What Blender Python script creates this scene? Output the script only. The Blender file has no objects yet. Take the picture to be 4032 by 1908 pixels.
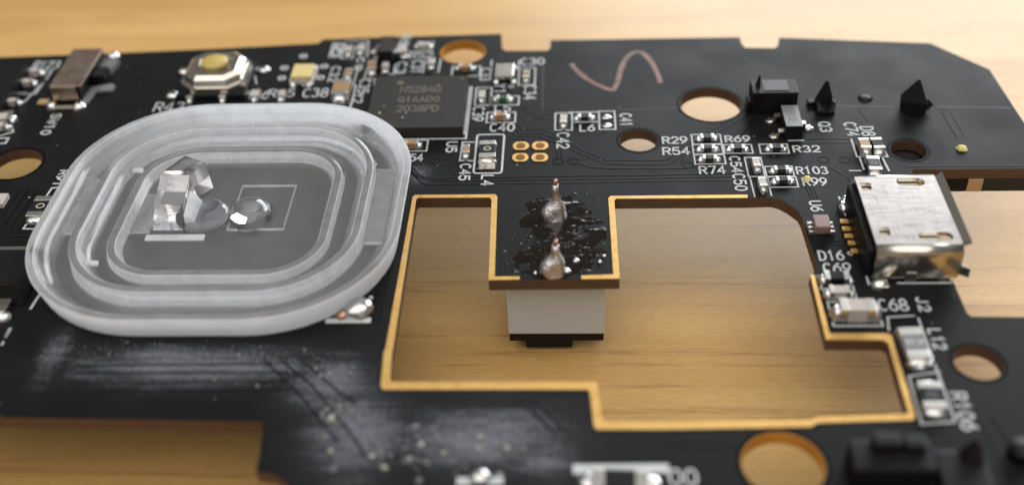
# Close-up of a black mouse circuit board with a clear sensor lens lying on it, on a wooden table top.
# Units: 1 Blender unit = 1 mm. X runs right along the board, Y away from the viewer, Z up; z = 0 is the top of the board.
import bpy, bmesh, math, random
from mathutils import Vector, Matrix, noise
R = math.radians
S = bpy.context.scene
COL = S.collection
random.seed(7)

# ------------------------------------------------------------------ camera, world, lights, exposure
cam = bpy.data.cameras.new("camera"); camo = bpy.data.objects.new("camera", cam); COL.objects.link(camo)
cam.sensor_fit = 'HORIZONTAL'; cam.sensor_width = 36.0; cam.lens = 40.484
cam.clip_start = 1.0; cam.clip_end = 5000.0
mw = Matrix([[0.998654, 0.006854, 0.051407], [0.035428, 0.633751, -0.772726], [-0.037875, 0.773507, 0.632655]]).to_4x4(); mw.translation = Vector((3.718, -55.893, 45.761))
camo.matrix_world = mw
cam.dof.use_dof = True; cam.dof.focus_distance = 75.5; cam.dof.aperture_fstop = 0.0225
S.camera = camo

W = bpy.data.worlds.new("World"); S.world = W; W.use_nodes = True
bgn = W.node_tree.nodes["Background"]
bgn.inputs[0].default_value = (1.0, 0.97, 0.94, 1); bgn.inputs[1].default_value = 0.16

def area_light(name, az, el, dist, sx, sy, radiance, color, target=(0, 5, 0)):
    ld = bpy.data.lights.new(name, 'AREA'); ld.shape = 'RECTANGLE'; ld.size = sx; ld.size_y = sy
    ld.energy = radiance * math.pi * sx * sy; ld.color = color
    o = bpy.data.objects.new(name, ld); COL.objects.link(o)
    d = Vector((math.sin(R(az)) * math.cos(R(el)), math.cos(R(az)) * math.cos(R(el)), math.sin(R(el))))
    o.location = Vector(target) + d * dist
    o.rotation_euler = d.to_track_quat('Z', 'Y').to_euler()
    return o
area_light("window_light", 27, 16, 900, 900, 385, 8.4, (0.93, 0.97, 1.0))
area_light("ceiling_light", 185, 72, 1200, 2300, 1900, 1.8, (1.0, 0.955, 0.90))

S.view_settings.view_transform = 'Standard'; S.view_settings.look = 'None'
S.view_settings.exposure = 0.0; S.view_settings.gamma = 1.0; S.view_settings.use_curve_mapping = False
S.unit_settings.system = 'METRIC'; S.unit_settings.scale_length = 0.001
S.render.engine = 'CYCLES'
S.cycles.use_denoising = True
S.cycles.max_bounces = 22; S.cycles.transmission_bounces = 20; S.cycles.glossy_bounces = 5
S.cycles.caustics_reflective = False; S.cycles.sample_clamp_indirect = 12.0

# ------------------------------------------------------------------ materials
MATS = {}
def mat(name, color=(.8, .8, .8), rough=.5, metal=0.0, **kw):
    m = bpy.data.materials.new(name); m.use_nodes = True
    b = m.node_tree.nodes["Principled BSDF"]
    b.inputs["Base Color"].default_value = (*color, 1); b.inputs["Roughness"].default_value = rough
    b.inputs["Metallic"].default_value = metal
    for k, val in kw.items():
        b.inputs[k].default_value = val
    MATS[name] = m
    return m
def nd(m, t, **kw):
    n = m.node_tree.nodes.new(t)
    for k, val in kw.items():
        setattr(n, k, val)
    return n
def lk(m, a, b): m.node_tree.links.new(a, b)
def coord(m, scale=(1, 1, 1), rot=(0, 0, 0), loc=(0, 0, 0)):
    tc = nd(m, "ShaderNodeTexCoord"); mp = nd(m, "ShaderNodeMapping")
    mp.inputs["Scale"].default_value = scale; mp.inputs["Rotation"].default_value = rot; mp.inputs["Location"].default_value = loc
    lk(m, tc.outputs["Object"], mp.inputs["Vector"])
    return mp.outputs["Vector"]
def noise_tex(m, vec, scale, detail=3, rough=.5, dist=0):
    n = nd(m, "ShaderNodeTexNoise"); n.inputs["Scale"].default_value = scale; n.inputs["Detail"].default_value = detail
    n.inputs["Roughness"].default_value = rough; n.inputs["Distortion"].default_value = dist
    lk(m, vec, n.inputs["Vector"])
    return n.outputs["Fac"]
def ramp(m, fac, stops):
    r = nd(m, "ShaderNodeValToRGB"); e = r.color_ramp.elements
    e[0].position, e[0].color = stops[0][0], (*stops[0][1], 1)
    e[1].position, e[1].color = stops[-1][0], (*stops[-1][1], 1)
    for p, c in stops[1:-1]:
        k = e.new(p); k.color = (*c, 1)
    lk(m, fac, r.inputs["Fac"])
    return r.outputs["Color"]
def mixc(m, fac, a, b, mode='MIX'):
    n = nd(m, "ShaderNodeMix", data_type='RGBA', blend_type=mode)
    for s, i in ((fac, 0), (a, 6), (b, 7)):
        if hasattr(s, "links"): lk(m, s, n.inputs[i])
        elif i == 0: n.inputs[0].default_value = s
        else: n.inputs[i].default_value = (*s, 1)
    return n.outputs[2]
def mth(m, op, a, b=None, c=None, clamp=False):
    n = nd(m, "ShaderNodeMath", operation=op); n.use_clamp = clamp
    for i, s in enumerate((a, b, c)):
        if s is None: continue
        if hasattr(s, "links"): lk(m, s, n.inputs[i])
        else: n.inputs[i].default_value = s
    return n.outputs[0]
def bump(m, height, strength, dist):
    n = nd(m, "ShaderNodeBump"); n.inputs["Strength"].default_value = strength; n.inputs["Distance"].default_value = dist
    lk(m, height, n.inputs["Height"])
    lk(m, n.outputs["Normal"], bsdf(m).inputs["Normal"])
def bsdf(m): return m.node_tree.nodes["Principled BSDF"]
def rough_noise(m, scale, lo, hi):
    v = noise_tex(m, coord(m), scale, 4)
    lk(m, mth(m, 'MULTIPLY_ADD', v, hi - lo, lo), bsdf(m).inputs["Roughness"])

# black solder mask with weave relief and the whitish glue residue left on it
ZONES = [ # centre, radii, strength of residue smears
    ((-17.62, -10.79), (9.5, 2.2), 1.0), ((-9.74, -12.17), (3.4, 3.0), .85), ((-25.96, -9.96), (1.3, 3.2), .8),
    ((-0.97, -15.99), (6.0, 3.0), .95), ((-7.69, -15.66), (3.6, 4.2), .9), ((2.36, -17.34), (2.6, 2.0), .8),
    ((-6.76, 7.27), (1.4, 1.7), .8), ((8.79, 5.58), (2.6, .8), .25)]
def make_mask():
    m = mat("solder_mask", (.006, .0063, .0068), .42); b = bsdf(m)
    b.inputs["Specular IOR Level"].default_value = .15
    vec = coord(m)
    sep = nd(m, "ShaderNodeSeparateXYZ"); lk(m, vec, sep.inputs[0])
    tot = None
    for (cx, cy), (rx, ry), st in ZONES:
        dx = mth(m, 'MULTIPLY', mth(m, 'SUBTRACT', sep.outputs[0], cx), 1 / rx)
        dy = mth(m, 'MULTIPLY', mth(m, 'SUBTRACT', sep.outputs[1], cy), 1 / ry)
        d2 = mth(m, 'ADD', mth(m, 'MULTIPLY', dx, dx), mth(m, 'MULTIPLY', dy, dy))
        f = mth(m, 'MULTIPLY', mth(m, 'POWER', 2.718, mth(m, 'MULTIPLY', d2, -1.1)), st, clamp=True)
        tot = f if tot is None else mth(m, 'MAXIMUM', tot, f)
    streak = noise_tex(m, coord(m, (.28, 1.5, 1)), 1.0, 6, .62, .3)
    grain = noise_tex(m, coord(m, (3.0, 2.0, 1)), 1.5, 7, .8)
    res = mth(m, 'ADD', mth(m, 'MULTIPLY', streak, .85), mth(m, 'MULTIPLY', grain, 1.15))
    res = mth(m, 'SUBTRACT', mth(m, 'ADD', res, mth(m, 'MULTIPLY', tot, .62)), 1.30)
    res = mth(m, 'MULTIPLY', mth(m, 'MULTIPLY', res, 2.4, clamp=True), mth(m, 'MULTIPLY', tot, 1.6, clamp=True), clamp=True)
    haze = mth(m, 'MULTIPLY', mth(m, 'MULTIPLY', tot, tot), mth(m, 'MULTIPLY', grain, .42))
    soft = mth(m, 'ADD', mth(m, 'MULTIPLY', res, .62), haze, clamp=True)
    # faint dusty cloudiness all over
    cl = noise_tex(m, coord(m, (.25, .25, .25)), 1.0, 4)
    base = mixc(m, cl, (.0045, .0048, .0052), (.0075, .0078, .0083))
    lk(m, mixc(m, soft, base, (.20, .215, .25)), b.inputs["Base Color"])
    lk(m, mth(m, 'ADD', mth(m, 'MULTIPLY_ADD', cl, .30, .38), mth(m, 'MULTIPLY', res, .3)), b.inputs["Roughness"])
    w = nd(m, "ShaderNodeTexWave"); w.inputs["Scale"].default_value = 2.1; w.inputs["Distortion"].default_value = .6
    w.inputs["Detail"].default_value = 1
    lk(m, coord(m, (1, 1, 1), (0, 0, R(28))), w.inputs["Vector"])
    fine = noise_tex(m, vec, 9, 3)
    hgt = mth(m, 'ADD', mth(m, 'ADD', mth(m, 'MULTIPLY', w.outputs["Fac"], .25), fine), mth(m, 'MULTIPLY', res, 3.0))
    bump(m, hgt, .35, .012)
    return m
make_mask()

m = mat("laminate_edge", (.055, .026, .013), .55)
z = nd(m, "ShaderNodeTexWave", bands_direction='Z'); z.inputs["Scale"].default_value = 1.6; z.inputs["Distortion"].default_value = .8; z.inputs["Detail"].default_value = 3
lk(m, coord(m, (.15, .15, 1)), z.inputs["Vector"])
sp = noise_tex(m, coord(m, (.8, .8, 9)), 2, 4)
lk(m, mixc(m, mth(m, 'MULTIPLY', z.outputs["Fac"], sp), (.030, .016, .010), (.24, .125, .07)), bsdf(m).inputs["Base Color"])
bump(m, sp, .5, .05)

m = mat("gold_plating", (.95, .62, .2), .4, .72)
n1 = noise_tex(m, coord(m, (1, 1, 1)), 1.7, 5, .65)
lk(m, ramp(m, n1, [(.27, (.55, .30, .085)), (.40, (.82, .50, .155)), (.75, (.92, .61, .22))]), bsdf(m).inputs["Base Color"])
rough_noise(m, 3, .36, .50); bump(m, n1, .06, .03)
mat("pad_core", (.24, .11, .015), .35, .6)
mat("gold_hole", (.62, .30, .05), .45, .5)

m = mat("silkscreen", (.62, .65, .66), .6)
n1 = noise_tex(m, coord(m), 11, 3)
lk(m, ramp(m, n1, [(.3, (.27, .285, .30)), (.55, (.58, .61, .625))]), bsdf(m).inputs["Base Color"])
mat("trace_gap", (.003, .003, .0032), .5); bsdf(MATS["trace_gap"]).inputs["Specular IOR Level"].default_value = .05
mat("trace_ridge", (.020, .020, .021), .42); bsdf(MATS["trace_ridge"]).inputs["Specular IOR Level"].default_value = .3

m = mat("solder", (.70, .70, .70), .2, 1.0)
n1 = noise_tex(m, coord(m), 3.2, 4); bump(m, n1, .5, .12); rough_noise(m, 5, .10, .34)
m = mat("old_solder", (.50, .47, .45), .25, 1.0)
n1 = noise_tex(m, coord(m), 2.2, 5, .7)
lk(m, ramp(m, n1, [(.26, (.34, .31, .30)), (.42, (.66, .66, .68)), (.60, (.68, .62, .61)), (.72, (.80, .80, .82))]), bsdf(m).inputs["Base Color"])
bump(m, n1, .6, .13); rough_noise(m, 4, .15, .36)
m = mat("worn_tin", (.4, .37, .33), .38, 1.0)
n1 = noise_tex(m, coord(m), 2.6, 5, .7)
lk(m, ramp(m, n1, [(.3, (.16, .10, .06)), (.5, (.36, .33, .30)), (.68, (.55, .52, .48))]), bsdf(m).inputs["Base Color"]); bump(m, n1, .9, .12)
m = mat("copper_pin", (.50, .30, .21), .4, 1.0)
m = mat("tin_terminal", (.62, .60, .56), .30, 1.0)
n1 = noise_tex(m, coord(m), 6, 4); bump(m, n1, .35, .05); rough_noise(m, 8, .22, .5)
m = mat("steel_shell", (.74, .72, .69), .30, 1.0)
br = noise_tex(m, coord(m, (.7, 16, 8)), 1.2, 4, .65)
br2 = noise_tex(m, coord(m, (14, .7, 6)), 1.0, 4, .6)
bb = mth(m, 'ADD', br, mth(m, 'MULTIPLY', br2, .4))
lk(m, ramp(m, mth(m, 'MULTIPLY', bb, .72), [(.36, (.40, .365, .345)), (.52, (.54, .505, .48)), (.66, (.68, .645, .62))]), bsdf(m).inputs["Base Color"])
lk(m, mth(m, 'MULTIPLY_ADD', bb, .24, .14), bsdf(m).inputs["Roughness"]); bump(m, bb, .12, .02)
mat("nickel_steel", (.66, .62, .55), .26, 1.0)
m = mat("bronze_cover", (.46, .36, .28), .34, 1.0)
n1 = noise_tex(m, coord(m), .55, 4)
lk(m, ramp(m, n1, [(.35, (.40, .30, .20)), (.5, (.52, .43, .36)), (.65, (.46, .30, .28))]), bsdf(m).inputs["Base Color"]); rough_noise(m, 2, .28, .5)

def speck(name, c0, c1, rough, sc=14, st=.25):
    m = mat(name, c0, rough); v = noise_tex(m, coord(m), sc, 4, .7)
    lk(m, ramp(m, v, [(.35, c0), (.7, c1)]), bsdf(m).inputs["Base Color"]); bump(m, v, st, .03)
    return m
speck("chip_epoxy", (.020, .0185, .017), (.042, .039, .035), .66, 9, .45); bsdf(MATS["chip_epoxy"]).inputs["Specular IOR Level"].default_value = .2
speck("black_plastic", (.004, .004, .0045), (.008, .008, .009), .48, 6, .2); bsdf(MATS["black_plastic"]).inputs["Specular IOR Level"].default_value = .22
speck("grey_epoxy", (.16, .165, .17), (.20, .205, .21), .42, 5, .15)
speck("capacitor_ceramic", (.30, .17, .075), (.38, .22, .10), .42, 4, .15)
speck("pale_ceramic", (.44, .40, .38), (.52, .48, .45), .42, 4, .15)
speck("green_ceramic", (.012, .075, .022), (.02, .11, .035), .35, 4, .1)
speck("resistor_black", (.008, .008, .009), (.016, .016, .017), .28, 5, .15)
speck("pink_epoxy", (.21, .13, .12), (.28, .19, .18), .40, 5, .15)
speck("switch_grey", (.46, .50, .53), (.50, .54, .57), .45, 2, .05)
speck("led_yellow", (.62, .50, .20), (.72, .62, .32), .35, 3, .1)
speck("button_olive", (.46, .35, .09), (.54, .42, .13), .42, 3, .1)
speck("marker_ink", (.11, .05, .037), (.25, .12, .085), .5, 1.3, .1)
speck("yellow_resin", (.55, .45, .12), (.75, .66, .25), .25, 6, .2)
mat("etched_mark", (.105, .098, .072), .6)
mat("pale_mark", (.62, .56, .48), .5)
mat("crumb_glue", (.13, .14, .135), .4)
mat("crumb_pale", (.36, .38, .32), .4)
mat("tan_strip", (.42, .28, .15), .5)
m = mat("flux", (.010, .0068, .0045), .12); bsdf(m).inputs["Specular IOR Level"].default_value = .45
n1 = noise_tex(m, coord(m), 3.0, 3, .5); bump(m, n1, .25, .08)

# clear moulded plastic: polished and satin areas
def clear(name, rough, milk, tint=(.97, .98, 1.0)):
    m = mat(name, tint, rough); b = bsdf(m)
    b.inputs["Transmission Weight"].default_value = 1.0; b.inputs["IOR"].default_value = 1.49
    out = m.node_tree.nodes["Material Output"]
    tr = nd(m, "ShaderNodeBsdfTranslucent"); tr.inputs[0].default_value = (.96, .975, 1.0, 1)
    df = nd(m, "ShaderNodeBsdfDiffuse"); df.inputs[0].default_value = (.95, .965, 1.0, 1)
    a = nd(m, "ShaderNodeMixShader"); a.inputs[0].default_value = .38
    lk(m, tr.outputs[0], a.inputs[1]); lk(m, df.outputs[0], a.inputs[2])
    mx = nd(m, "ShaderNodeMixShader")
    v = noise_tex(m, coord(m), .9, 5, .65)
    lk(m, mth(m, 'MULTIPLY_ADD', mth(m, 'SUBTRACT', v, .5), milk * .9, milk), mx.inputs[0])
    lk(m, b.outputs[0], mx.inputs[1]); lk(m, a.outputs[0], mx.inputs[2]); lk(m, mx.outputs[0], out.inputs["Surface"])
    fine = noise_tex(m, coord(m, (.35, 7, 1)), 1.5, 4); bump(m, fine, .10, .05)
    return m
clear("lens_clear", .01, .02)
clear("lens_polished", .015, .19)
clear("lens_satin", .035, .30)
clear("lens_frosted", .20, .56)
clear("lens_edge", .08, .92)  # whitened plastic: bright edge highlights put into the colour
clear("lens_outer", .30, .93)

def make_wood():
    m = mat("varnished_wood", (.4, .25, .1), .3); b = bsdf(m)
    tilt = (0, 0, R(-1.2))
    ring = noise_tex(m, coord(m, (.010, .075, .05), tilt), 1.6, 5, .55, .6)
    fibre = noise_tex(m, coord(m, (.10, 1.9, 1), tilt), 1.3, 6, .68)
    fine = noise_tex(m, coord(m, (.55, 6.5, 1), tilt), 2.0, 6, .75)
    c = ramp(m, ring, [(.30, (.50, .29, .092)), (.5, (.62, .39, .14)), (.70, (.73, .50, .20))])
    c = mixc(m, mth(m, 'MULTIPLY', fibre, .5), c, (.40, .215, .07))
    scr = noise_tex(m, coord(m, (1.2, 2.2, 1), (0, 0, R(24))), 4.0, 5, .8)
    c = mixc(m, mth(m, 'MULTIPLY', mth(m, 'SUBTRACT', scr, .55, clamp=True), 1.6), c, (.74, .55, .27))
    c = mixc(m, mth(m, 'MULTIPLY', mth(m, 'SUBTRACT', fine, .44, clamp=True), 2.2), c, (.34, .155, .045))
    dk = noise_tex(m, coord(m, (.022, .60, 1), tilt, (3, 7, 0)), 1.0, 5, .65, .4)
    c = mixc(m, ramp(m, dk, [(.585, (0, 0, 0)), (.63, (.5, .5, .5)), (.65, (.08, .08, .08))]), c, (.26, .10, .03))
    lk(m, c, b.inputs["Base Color"])
    lk(m, mth(m, 'MULTIPLY_ADD', fibre, .16, .33), b.inputs["Roughness"])
    b.inputs["Specular IOR Level"].default_value = .29
    bump(m, mth(m, 'ADD', fibre, mth(m, 'MULTIPLY', fine, .6)), .30, .05)
    return m
make_wood()

# ------------------------------------------------------------------ mesh helpers
class MB:
    def __init__(s): s.v = []; s.f = []; s.m = []; s.sm = []
    def add(s, vs, fs, mi=0, smooth=False):
        o = len(s.v); s.v += [tuple(p) for p in vs]
        for f in fs: s.f.append([i + o for i in f]); s.m.append(mi); s.sm.append(smooth)
        return s
    def box(s, x0, y0, z0, x1, y1, z1, mi=0):
        vs = [(x, y, zz) for zz in (z0, z1) for y in (y0, y1) for x in (x0, x1)]
        return s.add(vs, [(0, 2, 3, 1), (4, 5, 7, 6), (0, 1, 5, 4), (2, 6, 7, 3), (0, 4, 6, 2), (1, 3, 7, 5)], mi)
    def bbox(s, x0, y0, z0, x1, y1, z1, bev=.03, mi=0):      # box with bevelled edges
        bm = bmesh.new(); bmesh.ops.create_cube(bm, size=1)
        for p in bm.verts: p.co = Vector(((x0 + x1) / 2 + p.co.x * (x1 - x0), (y0 + y1) / 2 + p.co.y * (y1 - y0), (z0 + z1) / 2 + p.co.z * (z1 - z0)))
        bmesh.ops.bevel(bm, geom=bm.edges[:], offset=bev, segments=2, affect='EDGES', profile=.6)
        bm.verts.index_update()
        s.add([p.co[:] for p in bm.verts], [[q.index for q in f.verts] for f in bm.faces], mi); bm.free(); return s
    def prism(s, poly, z0, z1, mi=0, top_scale=1.0):          # vertical prism over a convex polygon
        n = len(poly); cx = sum(p[0] for p in poly) / n; cy = sum(p[1] for p in poly) / n
        vs = [(x, y, z0) for x, y in poly] + [(cx + (x - cx) * top_scale, cy + (y - cy) * top_scale, z1) for x, y in poly]
        fs = [(i, (i + 1) % n, n + (i + 1) % n, n + i) for i in range(n)] + [tuple(range(n))[::-1], tuple(range(n, 2 * n))]
        return s.add(vs, fs, mi)
    def hexa(s, p, mi=0):                                     # 8 points: bottom 4 ccw, top 4 ccw
        return s.add(p, [(3, 2, 1, 0), (4, 5, 6, 7), (0, 1, 5, 4), (1, 2, 6, 5), (2, 3, 7, 6), (3, 0, 4, 7)], mi)
    def lathe(s, prof, n=24, mi=0, cx=0, cy=0, lean=(0, 0), jit=0, sy=1.0):
        vs = []; fs = []
        for r, zz in prof:
            for k in range(n):
                a = 2 * math.pi * k / n; j = 1 + jit * noise.noise(Vector((math.cos(a) * 1.3 + cx, math.sin(a) * 1.3 + cy, zz * 1.1)))
                vs.append((cx + lean[0] * zz + r * j * math.cos(a), cy + lean[1] * zz + r * j * sy * math.sin(a), zz))
        for i in range(len(prof) - 1):
            for k in range(n):
                a, b = i * n + k, i * n + (k + 1) % n; fs.append((a, b, b + n, a + n))
        fs.append(tuple(range(n))[::-1]); fs.append(tuple(range((len(prof) - 1) * n, len(prof) * n)))
        return s.add(vs, fs, mi, True)
    def dome(s, cx, cy, rx, ry, h, z0=0, mi=0, n=14, rings=5, p=1.0, jit=.12):
        vs = []; fs = []; sd = random.random() * 50
        for i in range(rings):
            t = i / rings * math.pi / 2
            for k in range(n):
                a = 2 * math.pi * k / n; j = 1 + jit * noise.noise(Vector((math.cos(a) * 1.5 + sd, math.sin(a) * 1.5, t)))
                vs.append((cx + rx * math.cos(t) ** p * j * math.cos(a), cy + ry * math.cos(t) ** p * j * math.sin(a), z0 + h * math.sin(t)))
        vs.append((cx, cy, z0 + h)); top = len(vs) - 1
        for i in range(rings - 1):
            for k in range(n):
                a, b = i * n + k, i * n + (k + 1) % n; fs.append((a, b, b + n, a + n))
        fs += [((rings - 1) * n + k, (rings - 1) * n + (k + 1) % n, top) for k in range(n)]
        return s.add(vs, fs, mi, True)
    def ribbon(s, pts, w, zz, closed=False, mi=0, jit=0):
        P = [Vector((p[0], p[1])) for p in pts]; n = len(P); vs = []; fs = []
        for i in range(n):
            a = P[i - 1] if (i > 0 or closed) else None; c = P[(i + 1) % n] if (i < n - 1 or closed) else None
            d1 = (P[i] - a).normalized() if a is not None and (P[i] - a).length > 1e-6 else None
            d2 = (c - P[i]).normalized() if c is not None and (c - P[i]).length > 1e-6 else None
            if d1 is None: d1 = d2
            if d2 is None: d2 = d1
            n1 = Vector((-d1.y, d1.x)); n2 = Vector((-d2.y, d2.x)); nn = n1 + n2
            nn = nn.normalized() if nn.length > 1e-5 else n1
            k = min(1 / max(nn.dot(n1), .35), 2.2) * w / 2 * (1 + jit * random.uniform(-1, 1))
            e = Vector((0, 0))
            if not closed and i == 0: e = -d2 * w * .3
            if not closed and i == n - 1: e = d1 * w * .3
            vs += [(P[i].x + e.x + nn.x * k, P[i].y + e.y + nn.y * k, zz), (P[i].x + e.x - nn.x * k, P[i].y + e.y - nn.y * k, zz)]
        for i in range(n if closed else n - 1):
            j = (i + 1) % n; fs.append((2 * i, 2 * i + 1, 2 * j + 1, 2 * j))
        return s.add(vs, fs, mi)
    def mesh(s, name, mats):
        me = bpy.data.meshes.new(name); me.from_pydata(s.v, [], s.f)
        for q in (mats if isinstance(mats, (list, tuple)) else [mats]): me.materials.append(MATS[q])
        me.polygons.foreach_set("material_index", s.m); me.polygons.foreach_set("use_smooth", s.sm)
        me.update(); return me
    def build(s, name, mats, parent=None, loc=(0, 0, 0), rz=0):
        return link(name, s.mesh(name, mats), parent, loc, rz)
def link(name, me, parent=None, loc=(0, 0, 0), rz=0):
    o = bpy.data.objects.new(name, me); COL.objects.link(o); o.parent = parent; o.location = loc; o.rotation_euler = (0, 0, rz)
    return o
def tag(o, label=None, cat=None, group=None, kind=None):
    for k, val in (("label", label), ("category", cat), ("group", group), ("kind", kind)):
        if val: o[k] = val
    return o
def empty(name, loc, parent=None):
    o = bpy.data.objects.new(name, None); COL.objects.link(o); o.location = loc; o.parent = parent; o.empty_display_size = 2
    return o
CACHE = {}
def cached(key, fn, name, mats):
    if key not in CACHE: CACHE[key] = fn().mesh(name, mats)
    return CACHE[key]
def arc(cx, cy, rx, ry, a0, a1, n=10): return [(cx + rx * math.cos(R(a0 + (a1 - a0) * i / n)), cy + ry * math.sin(R(a0 + (a1 - a0) * i / n))) for i in range(n + 1)]
def rrect(x0, y0, x1, y1, r, n=4): return arc(x1 - r, y1 - r, r, r, 0, 90, n) + arc(x0 + r, y1 - r, r, r, 90, 180, n) + arc(x0 + r, y0 + r, r, r, 180, 270, n) + arc(x1 - r, y0 + r, r, r, 270, 360, n)
def circle(c, r, n=40): return [(c[0] + r * math.cos(2 * math.pi * i / n), c[1] + r * math.sin(2 * math.pi * i / n)) for i in range(n)]
def plate_mesh(name, loops, z0, z1, mats):
    """Flat plate with holes: filled 2D curve given thickness; faces that are not the top take the second material."""
    cu = bpy.data.curves.new(name, 'CURVE'); cu.dimensions = '2D'; cu.fill_mode = 'BOTH'; cu.extrude = (z1 - z0) / 2
    for lp in loops:
        sp = cu.splines.new('POLY'); sp.points.add(len(lp) - 1); sp.use_cyclic_u = True
        for p, q in zip(sp.points, lp): p.co = (q[0], q[1], 0, 1)
    t = bpy.data.objects.new("t", cu); COL.objects.link(t); bpy.context.view_layer.update()
    me = bpy.data.meshes.new_from_object(t.evaluated_get(bpy.context.evaluated_depsgraph_get()))
    bpy.data.objects.remove(t); bpy.data.curves.remove(cu); me.name = name
    bm = bmesh.new(); bm.from_mesh(me)
    for p in bm.verts: p.co.z += (z0 + z1) / 2
    bmesh.ops.remove_doubles(bm, verts=bm.verts[:], dist=1e-4)
    bmesh.ops.recalc_face_normals(bm, faces=bm.faces[:])
    for f in bm.faces:
        f.material_index = 0 if abs(f.normal.z) > .5 else 1; f.smooth = False
    me.materials.clear()
    for q in mats: me.materials.append(MATS[q])
    bm.to_mesh(me); bm.free()
    return me

# stroke lettering like the board's silkscreen
E8 = lambda cx, cy, rx, ry: arc(cx, cy, rx, ry, 90, 450 - 360 / 14, 13)
GL = {
 '0': [(E8(2, 3, 2, 3), 1)], 'O': [(E8(2, 3, 2.1, 3), 1)], '1': [([(.8, 4.9), (2, 6), (2, 0)], 0)],
 '2': [(arc(2, 4.2, 1.9, 1.8, 165, -35, 8) + [(0, 0), (4, 0)], 0)],
 '3': [(arc(1.9, 4.5, 1.7, 1.5, 150, -80, 7) + arc(1.9, 1.55, 2, 1.55, 75, -150, 8), 0)],
 '4': [([(3, 0), (3, 6), (0, 1.9), (4.1, 1.9)], 0)], '5': [([(3.7, 6), (.6, 6), (.3, 3.3)] + arc(1.9, 1.9, 2.1, 1.9, 115, -150, 9), 0)],
 '6': [([(3.4, 6), (1.4, 4.6), (.25, 2.9)], 0), (E8(2, 1.9, 2, 1.9), 1)], '7': [([(0, 6), (4, 6), (1.5, 0)], 0)],
 '8': [(E8(2, 4.5, 1.6, 1.5), 1), (E8(2, 1.5, 2, 1.5), 1)], '9': [(E8(2, 4.1, 2, 1.9), 1), ([(3.75, 3.1), (2.6, 1.4), (.6, 0)], 0)],
 'C': [(arc(2.1, 3, 2.1, 3, 48, 312, 13), 0)], 'R': [([(0, 0), (0, 6), (2.4, 6)] + arc(2.4, 4.5, 1.6, 1.5, 75, -75, 6) + [(2.4, 3), (.3, 3)], 0), ([(2.1, 2.8), (4, 0)], 0)],
 'L': [([(0, 6), (0, 0), (3.6, 0)], 0)], 'U': [([(0, 6), (0, 2)] + arc(2, 2, 2, 2, 190, 350, 8) + [(4, 2), (4, 6)], 0)],
 'D': [([(0, 0), (0, 6), (1.6, 6)] + arc(1.6, 3, 2.4, 3, 80, -80, 9) + [(1.6, 0)], 1)], 'J': [([(3, 6), (3, 1.8)] + arc(1.5, 1.6, 1.5, 1.6, -10, -170, 6), 0)],
 'Q': [(E8(2, 3, 2.1, 3), 1), ([(2.6, 1.4), (4.2, -.4)], 0)], 'S': [(arc(2, 4.4, 1.9, 1.6, 35, 250, 8) + arc(2, 1.6, 2, 1.6, 75, -150, 8), 0)],
 'W': [([(0, 6), (1.1, 0), (2.2, 4.6), (3.3, 0), (4.4, 6)], 0)], 'N': [([(0, 0), (0, 6), (4, 0), (4, 6)], 0)],
 'A': [([(0, 0), (2, 6), (4, 0)], 0), ([(.9, 2), (3.1, 2)], 0)], 'P': [([(0, 0), (0, 6), (2.4, 6)] + arc(2.4, 4.4, 1.6, 1.6, 75, -75, 6) + [(2.4, 2.8), (.3, 2.8)], 0)],
 'Y': [([(0, 6), (2, 3.2), (4, 6)], 0), ([(2, 3.0), (2, 0)], 0)], 'I': [([(2, 0), (2, 6)], 0)], 'X': [([(0, 0), (4, 6)], 0), ([(0, 6), (4, 0)], 0)],
 'K': [([(0, 0), (0, 6)], 0), ([(3.8, 6), (.2, 2.6)], 0), ([(1.3, 3.4), (4, 0)], 0)]}
def lettering(text, w, h, stroke, zz):
    """Flat strokes in a w x h box, baseline on y = 0."""
    mb = MB(); n = len(text); cell = w / (n - .28); gw = cell * .72; k = 0
    for i, ch in enumerate(text):
        for pts, closed in GL.get(ch, []):
            mb.ribbon([(i * cell + p[0] / 4 * gw, p[1] / 6 * h) for p in pts], stroke, zz + (k % 4) * .003, bool(closed)); k += 1
    return mb
def text_h(text, box, parent, material="silkscreen", stroke=.13, zz=.012, name="printed_text", rz=0):
    x, y, w, h = box
    return lettering(text, w, h, stroke, zz).build(name, material, parent, (x, y, 0), rz)
def text_r(text, box, parent, material="silkscreen", stroke=.13, zz=.012, name="printed_text"):
    x, y, w, h = box
    return lettering(text, w, h, stroke, zz).build(name, material, parent, (x, y, 0), -math.pi / 2)

# ------------------------------------------------------------------ setting: table top
tb = MB(); tb.box(-420, -256, -30, 460, 620, 0)
tbo = tb.build("table_top", "varnished_wood", None, (0, -4.0, -7.32)); tbo.rotation_euler = (R(-6.0), 0, 0)   # the board stands on its parts, a little higher at the back
tag(tbo, "warm varnished wooden table top under the circuit board", None, None, "structure")

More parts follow.
